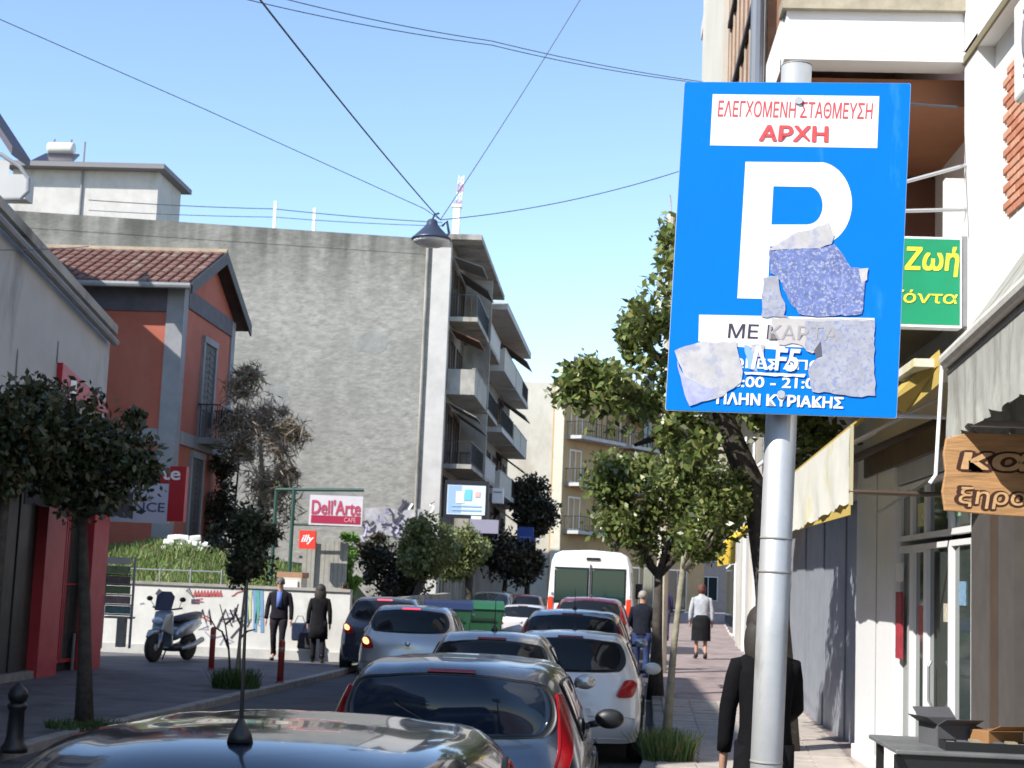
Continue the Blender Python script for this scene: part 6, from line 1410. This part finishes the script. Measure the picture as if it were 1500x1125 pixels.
    for n_ in 'LR':
        sh, el, wr = Vector(J['sh'+n_]), Vector(J['el'+n_]), Vector(J['wr'+n_]); c0 = sh+Vector((-sh.x*.35, .005, -.005))
        pts = [c0, sh+Vector((sh.x*.02, .0, -.02)), sh.lerp(el, .35), sh.lerp(el, .7), el, el.lerp(wr, .3), el.lerp(wr, .7), wr]; rr = [.045, .060, .060, .056, .052, .050, .046, .042]
        MB().tube([S_(q) for q in pts], [r*k for r in rr], 14).build('sleeve', jm, t, True)
    if shirt:
        b = MB(); b.hexa([S_(q) for q in ((-.05, .125+ln, 1.12), (.05, .125+ln, 1.12), (.05, .16+ln, 1.12), (-.05, .16+ln, 1.12), (-.055, .07+ln, 1.45), (.055, .07+ln, 1.45), (.055, .115+ln, 1.45), (-.055, .115+ln, 1.45))]); b.build('shirt', mat('shirt_%s' % label[:10], shirt, .8), t, True)
    if skirt is None:
        b = MB(); b.ball(S_((0, .005, .90)), .165*k*stout, .112*k, .13*k, 18, 10)
        for n_ in 'LR':
            hp_, kn_, an_ = Vector(J['hp'+n_]), Vector(J['kn'+n_]), Vector(J['an'+n_]); pts = [hp_+Vector((0, 0, .03)), hp_.lerp(kn_, .35), hp_.lerp(kn_, .75), kn_, kn_.lerp(an_, .35), kn_.lerp(an_, .75), an_+Vector((0, 0, -.01))]
            b.tube([S_(q) for q in pts], [r*k for r in (.088*stout, .085*stout, .070, .064, .062, .056, .060)], 14)
        b.build('trousers', tm, t, True)
    else:
        b = MB(); n = 20; Vs = []
        for z, r in ((1.02, .15), (.92, .185*stout), (.75, .20*stout), (.6, .20*stout), (skirt, .205*stout)):
            for j in range(n): a = 2*math.pi*j/n; rr = r*(1+.04*math.sin(a*5)*(1-z)); Vs.append(S_((rr*math.cos(a), rr*.78*math.sin(a), z)))
        b.add(Vs, [(i*n+j, i*n+(j+1) % n, (i+1)*n+(j+1) % n, (i+1)*n+j) for i in range(4) for j in range(n)]+[tuple(range(n))[::-1]]); b.build('skirt', tm, t, True)
    for n_ in 'LR':
        a, f = S_(J['an'+n_]), S_(J['ft'+n_]); b = MB(); b.ball((f.x, f.y-.05*k, f.z-.0), .05*k, .13*k, .036*k, 12, 8); b.tube([a+Vector((0, 0, .05*k)), a+Vector((0, .0, -.05*k))], .046*k, 10); b.build('shoe', mat('shoe_dark', (.018, .015, .014), .5), t, True)
    hd = S_(J['hd']); b = MB()
    b.ball((hd.x, hd.y-.012*k, hd.z+.035*k), .092*k, .108*k, .095*k, 16, 10)
    if hair == 'long': b.ball((hd.x, hd.y-.02*k, hd.z+.01*k), .118*k, .125*k, .125*k, 14, 10); b.ball((hd.x, hd.y-.055*k, hd.z-.10*k), .135*k, .09*k, .20*k, 14, 10)
    if hair == 'bob': b.ball((hd.x, hd.y-.03*k, hd.z-.01*k), .105*k, .095*k, .11*k, 14, 10)
    b.build('hair', hm, t, True)
    fy = hd.y+.088*k
    MB().ball((hd.x, fy+.008*k, hd.z-.005*k), .013*k, .022*k, .028*k, 8, 6).build('nose', skin, t, True)
    for s_ in (-1, 1):
        MB().ball((hd.x+s_*.03*k, fy-.008*k, hd.z+.02*k), .012*k, .008*k, .007*k, 8, 5).build('eye', mat('eye_dark', (.03, .02, .02), .3), t, True)
        MB().ball((hd.x+s_*.086*k, hd.y-.0*k, hd.z+.005*k), .012*k, .022*k, .03*k, 8, 6).build('ear', skin, t, True)
    MB().ball((hd.x, fy-.006*k, hd.z-.05*k), .024*k, .008*k, .006*k, 8, 5).build('mouth', mat('lips', (.30, .12, .10), .6), t, True)
    return t
def foot(px, py, z): return atz(px, py, z)
person('man in dark jacket over a blue shirt walking towards the camera, left pavement', foot(405, 968, .1), R(184), 1.75, jacket=(.018, .016, .022), trousers=(.02, .018, .022), hairc=(.12, .11, .10), shirt=(.10, .16, .42), stride=.13, armL=(.0, .04), armR=(.0, .04), stout=1.12)
person('woman with long dark hair in a black coat on the left pavement beside the man', foot(464, 971, .1), R(10), 1.64, jacket=(.012, .012, .013), trousers=(.014, .014, .018), hair='long', coat=.35, stride=.12, armL=(-.02, .02), armR=(-.02, .05), stout=1.05)
pq = foot(498, 969, .1)
person('person in dark navy half hidden between the woman in black and the black car', foot(500, 962, .1), R(165), 1.70, jacket=(.02, .02, .045), trousers=(.04, .05, .07), hair='short', stride=.15, armL=(.02, .05))
person('man in navy jacket and blue jeans by the dark tree trunk on the right pavement', foot(938, 997, .14), R(-8), 1.74, jacket=(.014, .016, .026), trousers=(.03, .045, .12), hairc=(.30, .28, .25), stride=.04, armL=(.12, .3), armR=(.12, .3), stout=1.1)
person('woman in a pale grey jacket and black skirt walking away on the sunlit right pavement', foot(1026, 965, .14+.25), R(2), 1.68, jacket=(.40, .42, .45), trousers=(.012, .012, .014), hairc=(.10, .035, .025), hair='bob', skirt=.42, stride=.05, stout=1.12, armL=(.0, .03), armR=(.0, .03))
dp = at(1128, 905, 9.3)
person('person in a long black coat walking away, mostly hidden behind the sign pole', (dp.x-.02, 9.3, .14), R(4), 1.74, jacket=(.005, .005, .006), trousers=(.006, .006, .008), hair='long', coat=.30, stride=.12, armL=(.05, .05), armR=(.16, .3), stout=.95)
person('small figure in dark clothes far along the right pavement between the tree trunks', foot(972, 938, .39), R(0), 1.68, jacket=(.06, .05, .12), trousers=(.05, .05, .09), stride=.1)
# bags
bg_ = foot(437, 968, .1); t = thing('carrier_bag', 'pale grey carrier bag hanging between the man and the woman in black', 'bag', (bg_.x, bg_.y, .52))
b = MB(); b.hexa([(-.17, -.07, 0), (.17, -.07, 0), (.17, .07, 0), (-.17, .07, 0), (-.19, -.04, .38), (.15, -.04, .38), (.15, .04, .38), (-.19, .04, .38)]); bevel(b.build('bag_body', mat('bag_lilac', (.26, .27, .36), .6, var=.25, vscale=8), t), .04, 3)
MB().tube([(-.12, 0, .38), (-.06, 0, .52), (.04, 0, .52), (.1, 0, .38)], .008, 5).build('handle', MATS['bag_lilac'], t)
bg_ = foot(446, 968, .1); t = thing('shopping_bag', 'dark shopping bag held low at the side of the woman in black', 'bag', (bg_.x+.05, bg_.y-.15, .36))
b = MB(); b.hexa([(-.2, -.07, 0), (.17, -.07, 0), (.17, .07, 0), (-.2, .07, 0), (-.16, -.04, .34), (.15, -.04, .34), (.15, .04, .34), (-.16, .04, .34)]); bevel(b.build('bag_body', mat('bag_black', (.02, .018, .018), .6), t), .04, 3)
MB().tube([(-.1, 0, .34), (-.03, 0, .55), (.04, 0, .55), (.1, 0, .34)], .008, 5).build('handle', black, t)
